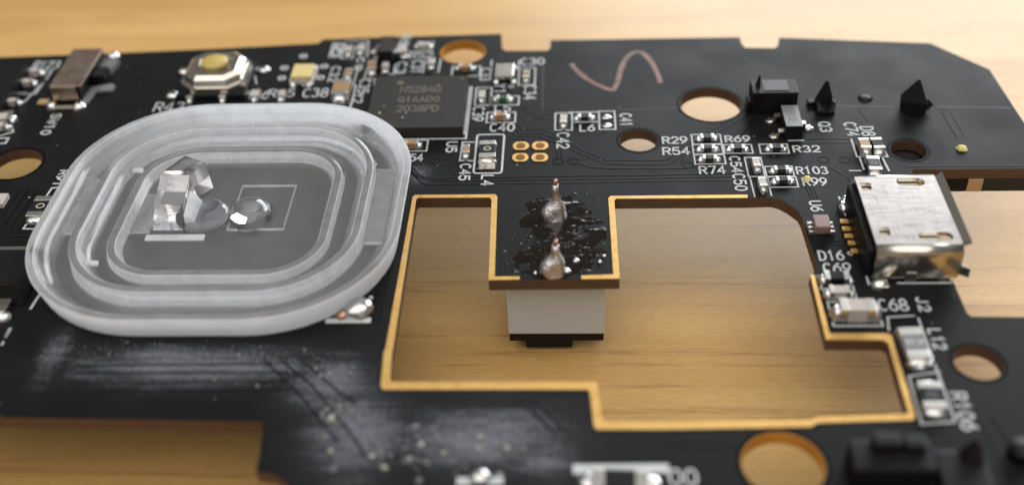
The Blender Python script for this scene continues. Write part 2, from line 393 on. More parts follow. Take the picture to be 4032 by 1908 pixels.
# ------------------------------------------------------------------ circuit board
BOARD = tag(empty("circuit_board", (0, 0, 0)), "black mouse circuit board with gold edged cut-outs and many small parts", "circuit board")
outline = [(-52.6, 23.46), (-42.3, 24.04), (-32.86, 24.4), (-25.87, 24.8), (-16.55, 25.45), (-16.24, 26.09), (-13.62, 26.22), (-1.8, 26.54), (-1.67, 24.46), (-1.58, 24.09), (-1.37, 23.85), (1.82, 23.75), (2.06, 23.9), (2.17, 24.3), (2.18, 25.38), (17.12, 25.39), (17.16, 24.39), (17.34, 23.75), (19.61, 23.6), (19.89, 23.91), (20.2, 25.21), (31.61, 23.97), (34.98, 19.96), (35.34, 12.8), (35.55, 7.33), (26.39, 7.37), (26.2, -3.03), (26.28, -6.65), (26.47, -6.93), (35.91, -7.11), (30.08, -22.54), (-8.64, -22.85), (-10.02, -19.99), (-10.64, -19.16), (-11.09, -18.75), (-11.53, -18.47), (-12.02, -18.36), (-12.44, -18.34), (-12.52, -17.07), (-12.72, -15.03), (-12.8, -14.94), (-34.43, -14.51)]
gold_in_a = [(15.18, 4.37), (6.7, 4.41), (6.55, 4.22), (6.61, -3.52), (4.31, -3.55)]
gold_out_a = [(15.23, 4.76), (6.25, 4.75), (6.09, 4.51), (6.17, -3.07), (4.31, -3.17)]
gold_in_b = [(0.59, -3.56), (-1.29, -3.6), (-1.5, 4.4), (-1.64, 4.65), (-6.37, 4.69), (-6.5, 4.5), (-6.43, -9.5), (-6.45, -9.7), (-6.31, -11.82), (-6.19, -12.06), (5, -12.07), (5.08, -12.18), (5.29, -14.75), (5.38, -14.93), (8.31, -14.94), (13.46, -14.84), (16.16, -14.81), (16.46, -14.59), (21.12, -14.39), (21.26, -14.27), (21.32, -9.12), (21.11, -8.86), (17.95, -8.81), (17.98, -3.22)]
gold_out_b = [(0.58, -3.24), (-0.87, -3.23), (-1.06, 4.78), (-1.21, 5.06), (-6.67, 5.06), (-6.82, 4.83), (-6.94, -9.5), (-7.01, -9.7), (-6.85, -12.51), (-6.67, -12.74), (4.44, -12.74), (4.57, -12.89), (4.75, -15.35), (4.9, -15.58), (8.27, -15.57), (13.38, -15.44), (16.1, -15.33), (16.41, -15.07), (21.46, -14.85), (21.61, -14.59), (21.73, -8.43), (21.48, -8.22), (18.31, -8.21), (18.26, -3.27)]
opening = gold_in_b + [(18.53, -2.8), (18.39, 1.62), (18.37, 2.3), (18.25, 2.93), (17.75, 3.68), (17.24, 4.21), (16.78, 4.43)] + gold_in_a
HOLES = [("H1", (-4.72, 23.75), 1.82), ("H2", (13.9, 15.67), 2.22), ("H3", (8.46, 11.17), 1.34), ("H4", (26.7, 9.61), 1.2), ("H5", (25.85, -10.6), 1.32), ("H6", (14.28, -17.71), 2.1), ("H7", (-35.36, 9.11), 1.8)]
pin_hole = (25.07, 16.19)
clip_hole_a = (21.25, 13.98, 22.56, 15.92); clip_hole_b = (27.54, 13.71, 28.72, 15.7)
loops = [outline, opening] + [circle(c, r) for _, c, r in HOLES] + [circle(pin_hole, .55, 20), rrect(*clip_hole_a, .2), rrect(*clip_hole_b, .15)]
bd = link("board_panel", plate_mesh("board_panel", loops, -.8, 0, ["solder_mask", "laminate_edge"]), BOARD)
bd["label"] = "black lacquered laminate sheet with cut-outs and holes"
def gold_strip(inn, out):
    out = [(a[0] + (b[0] - a[0]) * .84, a[1] + (b[1] - a[1]) * .84) for a, b in zip(inn, out)]
    mb = MB(); n = len(inn); z0, z1 = .003, .045
    vs = []
    for (a, b), (c, d) in zip(inn, out):
        vs += [(a, b, z0), (a, b, z1), (c, d, z1), (c, d, z0)]
    fs = []
    for i in range(n - 1):
        p, q = 4 * i, 4 * i + 4
        fs += [(p + 1, q + 1, q + 2, p + 2), (p, q, q + 1, p + 1), (p + 2, q + 2, q + 3, p + 3)]
    fs += [(0, 1, 2, 3), (4 * n - 1, 4 * n - 2, 4 * n - 3, 4 * n - 4)]
    mb.add(vs, fs)
    o = mb.build("gold_edge_strip", "gold_plating", BOARD)
    return o
gold_strip(gold_in_a, gold_out_a); gold_strip(gold_in_b, gold_out_b)

# plated linings of two through holes
for c, r in ((HOLES[0][1], 1.82), (HOLES[5][1], 2.1)):
    mb = MB(); n = 40; vs = []
    for k in range(n):
        a = 2 * math.pi * k / n
        for rr, zz in ((r - .012, .004), (r - .012, -.804), (r - .05, -.804), (r - .05, .004)):
            vs.append((rr * math.cos(a), rr * math.sin(a), zz))
    mb.add(vs, [(4 * k + i, 4 * ((k + 1) % n) + i, 4 * ((k + 1) % n) + (i + 1) % 4, 4 * k + (i + 1) % 4) for k in range(n) for i in range(4)], 0, False)
    mb.build("hole_lining", "gold_hole", BOARD, (*c, 0))
# lacquer rims round the screw holes
for c, r in ((HOLES[1][1], 2.22), (HOLES[2][1], 1.34), (HOLES[3][1], 1.2), (HOLES[4][1], 1.32), (HOLES[5][1], 2.1), (HOLES[6][1], 1.8)):
    MB().ribbon(circle((0, 0), r + .16, 40), .16, .008, True).build("hole_rim", "trace_gap", BOARD, (*c, 0))

# gaps between the copper tracks, seen as dark lines in the lacquer
TR = [[(-3.45, 12.44), (-1.99, 12.35), (-1.15, 11.59), (-0.41, 11.1)], [(-6.03, 8.74), (-4.76, 8.36), (-3.98, 7.22)], [(11.93, 10.85), (11.76, 11.33), (10.89, 11.5)], [(12.77, 10.84), (11.62, 9.63), (11.18, 8.43)], [(3.94, 8.56), (5.14, 7.95), (6.68, 7.8), (11.46, 7.72), (12.52, 8.11)], [(16.26, 10.77), (16.51, 10.7), (16.73, 10.39)], [(18.72, 9.8), (18.99, 9.85)], [(21.1, 7.67), (22.06, 6.5), (21.82, 4.82)], [(17.86, 14.93), (16.57, 13.31), (15.64, 11.41)], [(24.33, 14.78), (24.71, 13.13)], [(-30.21, 22.73), (-27.61, 19.23), (-27.01, 17.04)], [(-30.98, 22.56), (-28.56, 19.07)], [(1.94, 15.65), (2.5, 14.96), (2.87, 14.88)], [(23.84, -4.4), (26.13, -5.75)], [(23.2, -4.62), (24.98, -5.74)], [(23.15, -13.12), (23.51, -12.75), (24.46, -12.68)], [(8.23, -16.31), (11.48, -16.22), (12.08, -16.64)], [(8.2, -16.73), (11.18, -16.64), (11.64, -17.14)], [(-33, 0.98), (-31.46, 0.91), (-30.95, 0.44)],
 [(-8.52, 10.48), (-7.46, 8.65), (-6.59, 7.26), (-6.24, 6.97), (-5.68, 6.87), (4.61, 6.99), (8.02, 6.99), (15.52, 7.15)], [(-8.55, 10.01), (-7.57, 8.32), (-6.55, 6.91), (-5.93, 6.61), (4.61, 6.61), (8, 6.64), (15.59, 6.78)], [(-8.48, 9.39), (-7.34, 7.81), (-6.32, 6.33), (-6.02, 6.18), (4.6, 6.21), (7.98, 6.3), (15.59, 6.35)],
 [(-1.59, 12.6), (-1.17, 12.52), (-0.3, 11.51), (0.45, 11.46), (0.94, 11.17)], [(-3.48, 12.83), (-1.47, 12.79), (-0.88, 12.65), (-0.02, 11.82), (1.45, 11.79), (5.16, 9.08), (6.01, 8.38), (8.08, 8.25), (10.5, 8.27), (11.31, 9.21)], [(-0.3, 12.96), (0.2, 12.14), (1.68, 12.17), (5.17, 9.51), (6.11, 8.79), (8.1, 8.73), (10.26, 8.75), (10.98, 9.43)],
 [(-0.07, 13.15), (0.26, 12.65), (1.85, 12.62), (4.48, 10.23)], [(0.02, 16.21), (1.31, 14.61), (2.69, 14.58)], [(-0.19, 15.87), (1.37, 14.11), (2.69, 14.08)], [(-0.77, 13.56), (0.1, 13.11), (0.34, 12.85), (2.16, 12.87)],
 [(19.88, 11.1), (22.99, 11.04)], [(19.71, 10.61), (23.02, 10.54)], [(26.12, 7.67), (28.3, 7.69), (34.74, 7.63)], [(10.9, 9.28), (12.77, 10.84)], [(12.84, 11.62), (14.97, 13.34), (16.82, 15.3)], [(13.53, 11.45), (15.5, 13.33), (17.27, 15.28)],
 [(30, 14.58), (30.46, 14.64), (30.61, 14.3), (30.88, 10.85)], [(30.04, 14.32), (30.31, 10.86)], [(16.28, 6.88), (18.28, 6.85)], [(18.99, 6.55), (19.1, 5.7), (19.39, 2.97)], [(19.35, 5.69), (19.55, 2.97)], [(19.58, 5.55), (19.8, 3.02)],
 [(-7.36, -13.47), (1.31, -13.3), (1.82, -13.54), (3.59, -15.98)], [(-7.26, -13.86), (0.95, -13.71), (1.36, -13.85), (2.87, -15.91)], [(-12.63, -10.4), (-10.55, -12.36), (-7.78, -16.01), (-6.92, -17.37)], [(-11.47, -10.4), (-9.09, -12.74), (-7.97, -13.68)], [(-13.64, -10.39), (-11.51, -12.55), (-8.53, -16.36)],
 [(-7.43, -2.53), (-7.53, -7.3)], [(-7.69, -2.53), (-7.82, -7.4)], [(-7.9, -3.12), (-8.1, -7.51)], [(-24.35, -10.77), (-12.72, -10.64)], [(-24.15, -11.37), (-11.88, -11.31)], [(-24.04, -12.12), (-12.04, -11.97)], [(-23.84, -12.74), (-11.63, -12.64)], [(24.74, -15.04), (25.25, -18.99)], [(25.46, -14.55), (26.03, -18.07)],
 [(-6.07, 9.2), (-4.66, 9.2)], [(2.75, 10.26), (2.81, 9.03)], [(3.02, 10.25), (3.09, 9.03)], [(-33.78, 6.24), (-34, 3.14)], [(-33.24, 6.23), (-33.51, 2.32)], [(-32.65, 6.08), (-32.97, 1.77)], [(20.21, -2.53), (18.99, -2.62)], [(19.5, -0.11), (20.82, -0.08)], [(19.44, -0.43), (20.84, -0.4)]]
GP = [[(1.66, 22), (1.65, 19.93), (1.69, 15.14)], [(7.3, 15.11), (10.24, 15.18), (11.89, 15.28)], [(16.82, 15.3), (19.36, 15.24)], [(22.97, 15.22), (26.9, 15.06)], [(29.92, 14.98), (35.17, 14.69)]]
tr = MB()
for i, p in enumerate(TR):
    tr.ribbon(p, .085, .006 + (i % 5) * .0012)
tag(tr.build("track_gaps", "trace_gap", BOARD), kind="stuff")
rl = MB()
for i, p in enumerate(TR):
    rl.ribbon([(a + .03, b + .075) for a, b in p], .05, .003 + (i % 3) * .0006)
for p in GP: rl.ribbon(p, .10, .006)
tag(rl.build("track_ridges", "trace_ridge", BOARD), kind="stuff")
for c in ((20.8, 8.56), (22.22, 8.53), (2.86, 8.7), (3.87, 8.68), (11.63, 8.13)):
    MB().ribbon(circle((0, 0), .36, 20), .07, .012, True).build("via_ring", "trace_gap", BOARD, (*c, 0))

# red-brown marker scribble
pen = [(3.9, 21.44), (4.06, 21.06), (4.47, 20.22), (5.02, 19.36), (5.62, 18.69), (6.22, 18.17), (6.64, 17.87), (6.91, 17.83), (7.07, 18.15), (7.28, 18.86), (7.48, 20.18), (7.69, 21.18), (7.94, 22.09), (8.27, 22.77), (8.62, 23.19), (8.98, 23.38), (9.33, 23.21), (9.64, 22.69), (9.89, 22.03), (10.13, 21.19), (10.29, 20.25), (10.4, 19.51), (10.45, 18.85)]
mb = MB().ribbon(pen, .40, .010, False, 0, .10)
o = mb.build("marker_stroke", "marker_ink", BOARD); o["label"] = "faded red brown hand-drawn marker squiggle"
MB().dome(*(3.88, 21.48), .2, .2, .03, .012).build("marker_dot", "pink_epoxy", BOARD)

# ------------------------------------------------------------------ small surface-mount parts
def solder_mesh(rx, ry, h):
    return cached(("sol", round(rx, 2), round(ry, 2), round(h, 2), random.randrange(4)), lambda: MB().dome(0, 0, rx, ry, h, 0, 0, 14, 5, .8, .25), "solder_fillet", "solder")
RJ = random.Random(23)
def passive(name, c, d, L=1.0, Wd=.5, H=.42, body="resistor_black", label=None, fil=.30, sol=("solder", "solder"), one=None):
    rz = 0 if d == 'h' else math.pi / 2
    key = (name, L, Wd, H, body)
    me = cached(key + ("b",), lambda: MB().bbox(-L / 2 + .06, -Wd / 2, .02, L / 2 - .06, Wd / 2, H, min(.05, H * .12)), name, body)
    o = link(name, me, BOARD, (c[0] + RJ.uniform(-.03, .03), c[1] + RJ.uniform(-.03, .03), 0), rz + R(RJ.uniform(-3.2, 3.2)))
    if label: o["label"] = label
    tl = .24 * L
    mt = cached(key + ("t",), lambda: MB().bbox(-tl / 2, -Wd / 2 - .012, .01, tl / 2, Wd / 2 + .012, H + .018, min(.05, H * .14)), "terminal", "tin_terminal")
    for sgn in (-1, 1):
        link("terminal", mt, o, (sgn * (L / 2 - tl / 2), 0, 0))
        link("solder_fillet", solder_mesh(fil, Wd * .56, H * .78), o, (sgn * (L / 2 + fil * .12), 0, 0))
    return o
def outline_box(b, w=.11, miss=""):
    x0, y0, x1, y1 = b; P = [(x0, y0), (x1, y0), (x1, y1), (x0, y1)]
    MB().ribbon(P, w, .010, True).build("printed_outline", "silkscreen", BOARD)
def line(pts, w=.11): return MB().ribbon(pts, w, .010).build("printed_outline", "silkscreen", BOARD)
CAP = dict(name="chip_capacitor", body="capacitor_ceramic", H=.5); RES = dict(name="chip_resistor", body="resistor_black", H=.36)
PAL = dict(name="chip_capacitor", body="pale_ceramic", H=.5)

# right-hand resistor group
for c in ((13.16, 11.08), (13.13, 9.81), (13.11, 8.61), (15.15, 9.8), (17.8, 9.81), (17.74, 7.23), (17.69, 6.06)): passive(c=c, d='h', **RES)
for b in ((12.18, 10.61, 14.18, 11.77), (12.15, 9.42, 14.16, 10.52), (12.15, 8.22, 14.2, 9.29), (14.27, 9.44, 16.18, 10.48), (16.71, 9.39, 18.63, 10.49), (16.75, 6.74, 18.57, 7.87), (16.79, 5.53, 18.65, 6.65)): outline_box(b, .10)
passive(c=(16.14, 7.75), d='v', **PAL); passive(c=(16.23, 5.52), d='v', **PAL)
outline_box((15.55, 6.74, 16.63, 8.94), .1); line([(15.62, 6.69), (15.68, 4.5)], .1); line([(16.74, 6.59), (16.77, 4.62)], .1)
for t, b in (("R29", (10.15, 10.72, 1.65, 0.78)), ("R54", (10.09, 9.37, 1.76, 0.82)), ("R69", (14.5, 10.82, 1.64, 0.72)), ("R32", (18.98, 9.5, 1.76, 0.73)), ("R74", (12.38, 7.11, 1.67, 0.82)), ("R103", (18.82, 6.97, 2, 0.78)), ("R99", (19.04, 5.69, 1.51, 0.82)),
             ("C40", (-2, 12.49, 1.69, 0.95)), ("C54", (-7.86, 8.94, 1.31, 0.8)), ("L6", (4.41, 12.39, 0.99, 0.78)), ("C30", (-0.08, 21.65, 1.77, 0.92)), ("R52", (-8.88, 22.87, 1.77, 0.95)), ("L5", (-1.78, 15.14, 1.1, 0.75)),
             ("D16", (18.81, -1.89, 1.43, 0.84)), ("C69", (18.89, -3.04, 1.57, 0.82)), ("C68", (21.47, -6.4, 1.61, 0.93)), ("R26", (-20.83, 17.26, 1.79, 1.08)), ("R25", (-19.03, 17.47, 1.91, 1.01)), ("C38", (-16.42, 17.4, 1.86, 1.16)),
             ("R43", (-27.36, 15.69, 2.17, 1.16)), ("R123", (-38.97, 22.09, 2.04, 1.15)), ("R59", (-15.29, 23.22, 0.98, 2.18))):
    text_h(t, b, BOARD)
for t, b in (("C54", (14.53, 9.05, 1.8, 0.66)), ("C50", (14.53, 7.02, 1.81, 0.75)), ("C42", (2.79, 12.17, 1.89, 0.8)), ("C41", (7.31, 14.53, 1.55, 0.77)), ("C34", (0.29, 18.57, 1.92, 0.85)), ("Y1", (-1.95, 18.84, 1.29, 0.79)), ("C33", (-3.12, 21.14, 1.72, 0.79)),
             ("C39", (-3.38, 15.7, 1.83, 0.79)), ("U5", (-4.96, 11.19, 1.22, 0.69)), ("C45", (-3.82, 8.49, 1.83, 0.69)), ("L4", (-2.28, 7.16, 1.1, 0.77)), ("C32", (-14.8, 21.74, 2.19, 0.65)), ("C35", (-12.29, 19.78, 1.9, 0.76)), ("Y2", (-12.48, 17.78, 1.28, 0.69)),
             ("C3", (-9.71, 22.29, 1.68, 0.69)), ("C31", (-8.55, 22.48, 1.84, 0.77)), ("Q3", (21.21, 13.13, 1.18, 0.76)), ("C74", (22.96, 13.03, 1.62, 0.78)), ("D8", (23.99, 12.49, 1.1, 0.84)), ("U6", (19.09, 3.98, 1.04, 0.7)), ("J2", (23.7, -5.34, 1.13, 0.61)),
             ("L12", (23.77, -7.99, 1.56, 0.66)), ("R106", (23.75, -12.84, 2.58, 0.78)), ("R91", (-31.81, 8.23, 1.76, 0.6)), ("SW10", (-34.92, 15.45, 2.69, 0.69)), ("D12", (-29.38, -7.69, 2.67, 0.06)), ("R6", (-9.91, 26.54, 1.48, 0.75)), ("C9", (-12.98, 23.09, 1.94, 0.49))):
    text_r(t, b, BOARD)
text_h("00", (8.55, -19.07, 1.34, 1.01), BOARD, "silkscreen", .13)
MB().ribbon(circle((0, 0), .17, 14), .1, .012, True).build("printed_ring", "silkscreen", BOARD, (*(-0.71, 18.49), 0))
MB().ribbon(circle((0, 0), .14, 14), .1, .012, True).build("printed_ring", "silkscreen", BOARD, (*(20.72, -1.28), 0))

# row of parts right of the big chip
passive(c=(-1.36, 14.04), d='h', **CAP); outline_box((-2.33, 13.6, -0.27, 14.94))
passive(c=(-1.24, 16.42), d='h', name="chip_inductor", body="green_ceramic", H=.45, label="tiny green chip inductor"); outline_box((-2.18, 15.93, -0.08, 17.11))
passive(c=(-2.84, 16.74), d='v', **PAL); outline_box((-3.32, 15.93, -2.16, 18.37))
passive(c=(0.39, 19.52), d='v', **CAP); outline_box((-0.18, 18.64, 1.05, 21.16))
passive(c=(-4.34, 20.88), d='h', **CAP); outline_box((-5.35, 20.09, -3.18, 21.52))
passive(c=(3.24, 13.31), d='v', **PAL); outline_box((2.63, 12.53, 3.83, 14.74))
passive(c=(4.74, 13.87), d='h', **RES); line([(3.61, 14.83), (5.82, 14.84)]); line([(3.82, 13.52), (5.79, 13.55)])
outline_box((5.78, 12.56, 6.91, 14.93))
for c in ((6.29, 14.1), (6.32, 13.01)): link("solder_pad", solder_mesh(.38, .28, .14), BOARD, (*c, 0))
passive(c=(-7.42, 10.61), d='h', **CAP); outline_box((-8.21, 10.14, -6.35, 11.46))
passive(c=(-3.52, 9.67), d='v', **CAP); line([(-3.05, 11.15), (-3.87, 11.17), (-3.93, 8.91), (-2.91, 8.9)])
# bigger marked resistor by the gold pads
def marked_resistor(c, d, L, Wd, H, mark, label, body="resistor_black", mm="pale_mark"):
    o = passive("marked_resistor", c, d, L, Wd, H, body, label, .34)
    lb = lettering(mark, .34 * Wd * len(mark) * 1.1, .34 * Wd, .07, H + .012)
    if mark == "0": lb = MB().ribbon([(p[0] * .16 * Wd * 1.25, p[1] * .13 * Wd * 1.3) for p in circle((0, 0), 1, 20)], .075, H + .012, True); l = (0, 0, 0)
    else: l = (0, -.17 * Wd, 0)
    q = lb.build("marking", mm, o, l)
    if d == 'v': q.rotation_euler = (0, 0, -math.pi / 2); q.location = (0, 0, 0) if mark == "0" else (-.17 * Wd, .30 * Wd, 0)
    return o
c4 = (-1.97, 9.36)
marked_resistor((c4[0] - .05, c4[1] + .3), 'v', 2.0, 1.15, .5, "0", "black resistor marked with a small ring beside the gold pads")
MB().hexa([(-.58, -.62, .012), (.58, -.62, .012), (.56, .1, .012), (-.56, .1, .012), (-.5, -.55, .05), (.5, -.55, .05), (.54, .1, .40), (-.54, .1, .40)]).build("solder_fillet", "worn_tin", BOARD, (c4[0] - .05, c4[1] - .85, 0))
b4 = (-2.89, 7.42, -0.97, 12.09)
MB().ribbon(rrect(*b4, .22), .14, .010, True).build("printed_outline", "silkscreen", BOARD)
# four gold test pads, each with a dark hole
for k, c in enumerate(((0.25, 10.59), (1.6, 10.59), (0.25, 9.2), (1.6, 9.18))):
    o = link("gold_pad", cached("pad%d" % (k % 2), lambda: MB().prism(arc(.06, 0, .50, .55, -62, 62, 8) + arc(-.06, 0, .50, .55, 118, 242, 10) if k % 2 == 0 else arc(.06, 0, .50, .55, -62, 62, 8) + arc(-.06, 0, .52, .55, 118, 242, 8), .006, .05), "gold_pad", "gold_plating"), BOARD, (*c, 0))
    q = MB(); n = 22
    q.add([(.33 * math.cos(2 * math.pi * i / n), .36 * math.sin(2 * math.pi * i / n), .054) for i in range(n)] + [(.25 * math.cos(2 * math.pi * i / n), .28 * math.sin(2 * math.pi * i / n), .058) for i in range(n)],
          [(i, (i + 1) % n, n + (i + 1) % n, n + i) for i in range(n)] + [tuple(range(n, 2 * n))])
    q.build("pad_hole", "pad_core", o)

# ------------------------------------------------------------------ main chip
cb = (-3.86, 11.82); ct = (-3.94, 18.82)
chx1 = (cb[0] + ct[0]) / 2; chy0 = cb[1]; chx0 = chx1 - 7.0; chy1 = chy0 + 7.0
o = MB().bbox(chx0, chy0, .04, chx1, chy1, .85, .03).build("processor_chip", "chip_epoxy", BOARD); o["label"] = "square black chip with three faint lines of etched text"
for t, b in (("N52840", (-9.01, 17.66, 2.98, 0.86)), ("QIAAD0", (-9.02, 16.36, 3.02, 0.7)), ("2038PD", (-9, 15.02, 3.02, 0.82))):
    x, y, w, h = b
    k = .984; X = 3.718 + (x - 3.718) * k; Y = -55.893 + (y + 55.893) * k      # the same place on the raised top face
    lettering(t, w * k, h * k, .12, .856).build("etched_text", "etched_mark", o, (X, Y, 0))
MB().dome(0, 0, .28, .28, .01, .853).build("etched_dot", "etched_mark", o, (*(-8.95, 17.87), 0))
line([(chx1 + .22, chy1 - .3), (chx1 + .22, chy0 - .2), (chx0 + 1.0, chy0 - .2)], .14)
MB().box(chx1 + .02, chy0 + .1, .005, chx1 + .14, chy1 - .4, .12).build("chip_contact_row", "tin_terminal", o)

# crystal
xc = (-1.27, 20.06)
o = MB().bbox(-.74, -.95, .18, .74, .95, .56, .09).build("crystal_can", "nickel_steel", BOARD, (*xc, 0)); o["label"] = "small silver gold crystal can"
MB().bbox(-.8, -1.0, .02, .8, 1.0, .2, .03).build("ceramic_base", "black_plastic", o)
for sx, sy in ((-.62, 1.05), (.72, 1.0), (-.6, -1.0), (.72, -1.02)): link("solder_pad", solder_mesh(.26, .24, .22), o, (sx, sy, 0))
line([(-2.37, 21.47), (-2.38, 22.39)]); line([(-0.25, 21.41), (-0.24, 22.25)])

# ------------------------------------------------------------------ parts left of the chip and along the back edge
big = (-13.42, 17.56)
passive(c=big, d='v', name="chip_capacitor", L=2.0, Wd=1.25, H=.8, body="capacitor_ceramic", fil=.42); outline_box((-14.01, 15.83, -12.55, 18.98), .13)
passive(c=(-13.28, 20.19), d='v', **CAP); outline_box((-13.67, 19, -12.77, 21.32))
passive(c=(-13.84, 23.75), d='v', **PAL); passive(c=(-12.8, 24), d='v', **PAL); outline_box((-14.31, 22.96, -13.39, 24.88)); line([(-14.34, 25.75), (-12.53, 25.81), (-12.26, 23.19)])
passive(c=(-11.58, 21.05), d='v', L=1.4, Wd=.65, H=.55, name="chip_capacitor", body="capacitor_ceramic"); line([(-12.01, 19.86), (-11.19, 19.83), (-11.13, 18.8)]); line([(-11.98, 22.59), (-12.08, 19.75)])
passive(c=(-10.56, 21.13), d='v', **PAL); line([(-9.9, 21.95), (-9.82, 20.54), (-10.85, 20.57)])
passive(c=(-7.04, 21.6), d='v', **PAL); line([(-6.39, 22.74), (-6.41, 20.71)]); line([(-7.59, 22.54), (-7.62, 20.63)])
passive(c=(-7.9, 24.37), d='h', **PAL); line([(-9.13, 23.89), (-7.21, 23.91)]); line([(-7.24, 25.56), (-7.18, 24.03)])
def sot(c, L, Wd, H, rz, label, left=2, right=1, top="black_plastic"):
    o = MB().prism([(-Wd / 2, -L / 2), (Wd / 2, -L / 2), (Wd / 2, L / 2), (-Wd / 2, L / 2)], .10, H, 0, .93).build("transistor", "black_plastic", BOARD, (*c, 0), rz); o["label"] = label
    t = .91 / 2
    MB().bbox(-Wd * t, -L * t, H - .03, Wd * t, L * t, H + .012, .01).build("top_face", top, o)
    for s, n in ((-1, left), (1, right)):
        for i in range(n):
            y = 0 if n == 1 else (-L * .33 + L * .66 * i / (n - 1))
            x0 = s * Wd / 2
            MB().hexa([(x0 - s * .1, y - .2, .42), (x0 - s * .1, y + .2, .42), (x0 + s * .25, y + .2, .38), (x0 + s * .25, y - .2, .38), (x0 - s * .1, y - .2, .54), (x0 - s * .1, y + .2, .54), (x0 + s * .32, y + .2, .50), (x0 + s * .32, y - .2, .50)] if s < 0 else
                      [(x0 - .1, y - .2, .42), (x0 + .25, y - .2, .38), (x0 + .25, y + .2, .38), (x0 - .1, y + .2, .42), (x0 - .1, y - .2, .54), (x0 + .32, y - .2, .50), (x0 + .32, y + .2, .50), (x0 - .1, y + .2, .54)]).build("lead", "tin_terminal", o)
            xf = x0 + s * .28
            MB().bbox(min(xf, xf + s * .12), y - .2, .05, max(xf, xf + s * .12), y + .2, .5, .03).build("lead", "tin_terminal", o)
            MB().bbox(min(xf, xf + s * .55), y - .2, .04, max(xf, xf + s * .55), y + .2, .15, .03).build("lead_foot", "copper_pin" if s < 0 else "tin_terminal", o)
            link("solder_fillet", solder_mesh(.36, .3, .16), o, (xf + s * .35, y, 0))
    return o
q3 = (19.14, 12.43)
sot(q3, 2.9, 1.25, 1.05, 0, "black transistor with grey top beside the black clip", 2, 1, "grey_epoxy")
mk = lettering("302", 1.3, .5, .05, 1.066).build("marking", "etched_mark", BOARD, (q3[0] - .25, q3[1] + .65, 0), -math.pi / 2); mk.parent = None; mk.parent = BOARD
line([(18.79, 10.9), (19.85, 10.91)], .12)
tq = (-10.69, 23.48)
sot((tq[0] + .1, tq[1] - .3), 2.6, 1.2, 1.15, 0, "dark transistor standing at the back edge of the board", 2, 1, "chip_epoxy")
MB().bbox(-.4, -.55, .02, .4, .55, .5, .06).build("white_terminal", "pale_ceramic", BOARD, (*(-9.56, 23.7), 0))

# tactile push button
bx, by = (-23.28, 19.64)
bt = empty("push_button", (bx, by, 0), BOARD); bt["label"] = "octagonal metal push button with yellow olive cap"
def octa(a, b, c): return [(-a, -b), (a, -b), (b + c, -a + c), (b + c, a), (a, b), (-a, b), (-b, a), (-b, -a)]
def oct8(r, cut): return [(-r + cut, -r), (r - cut, -r), (r, -r + cut), (r, r - cut), (r - cut, r), (-r + cut, r), (-r, r - cut), (-r, -r + cut)]
MB().bbox(-2.6, -2.6, .03, 2.6, 2.6, .5, .05).build("button_base", "black_plastic", bt)
sh = MB(); n = 8
rings = [(oct8(2.45, 1.0), .45), (oct8(2.45, 1.0), .95), (oct8(2.2, .95), 1.0), (oct8(2.1, .95), 1.45), (oct8(1.75, .72), 1.7), (oct8(1.25, .52), 1.7), (oct8(1.15, .48), 1.5)]
vs = [(x, y, zz) for p, zz in rings for x, y in p]
sh.add(vs, [(i * 8 + k, i * 8 + (k + 1) % 8, i * 8 + 8 + (k + 1) % 8, i * 8 + 8 + k) for i in range(len(rings) - 1) for k in range(8)] + [tuple(range((len(rings) - 1) * 8, len(rings) * 8))])
sh.build("metal_shell", "nickel_steel", bt)
MB().lathe([(1.0, 1.4), (1.0, 1.88), (.94, 1.95), (.01, 1.96)], 28).build("button_cap", "button_olive", bt)
for sx, sy in ((-3.0, -1.75), (3.0, -1.75), (3.0, 1.75), (-3.0, 1.75)):
    q = MB().bbox(-.55, -.3, .03, .55, .3, .16, .03).build("lead", "tin_terminal", bt, (sx, sy, 0)); link("solder_fillet", solder_mesh(.5, .42, .26), bt, (sx + (.15 if sx > 0 else -.15), sy, 0))
line([(-25.99, 17.63), (-21.05, 17.75)], .16); line([(-20.32, 19.41), (-20.68, 20.54), (-21.04, 21.89)], .12)
for c in ((-24.79, 17.27), (-22.34, 17.21), (-19.88, 17.3), (-17.9, 17.25)): passive(c=c, d='v', **PAL)
# small yellow lamp
yc = (-16.77, 20.11)
yl = empty("yellow_lamp_chip", (yc[0], yc[1], 0), BOARD); yl["label"] = "tiny pale yellow lamp chip with four silver corners"
MB().bbox(-.95, -1.0, .05, .95, 1.0, .35, .06).build("lamp_base", "pale_ceramic", yl); MB().bbox(-.8, -.95, .33, .8, .95, .75, .12).build("lamp_body", "led_yellow", yl)
for sx, sy in ((-.6, -1.15), (.62, -1.15), (-.6, 1.15), (.6, 1.15)): link("solder_fillet", solder_mesh(.3, .36, .36), yl, (sx, sy, 0))
for c in ((-18.59, 21.7), (-18.5, 20.18), (-15.46, 21.84), (-15.49, 20.17), (-17.4, 23.46), (-16.47, 19.24)): MB().ribbon(circle((0, 0), .25, 12), .16, .012, True).build("printed_ring", "silkscreen", BOARD, (*c, 0))
line([(-16.03, 22.01), (-15.84, 20.41)], .16)

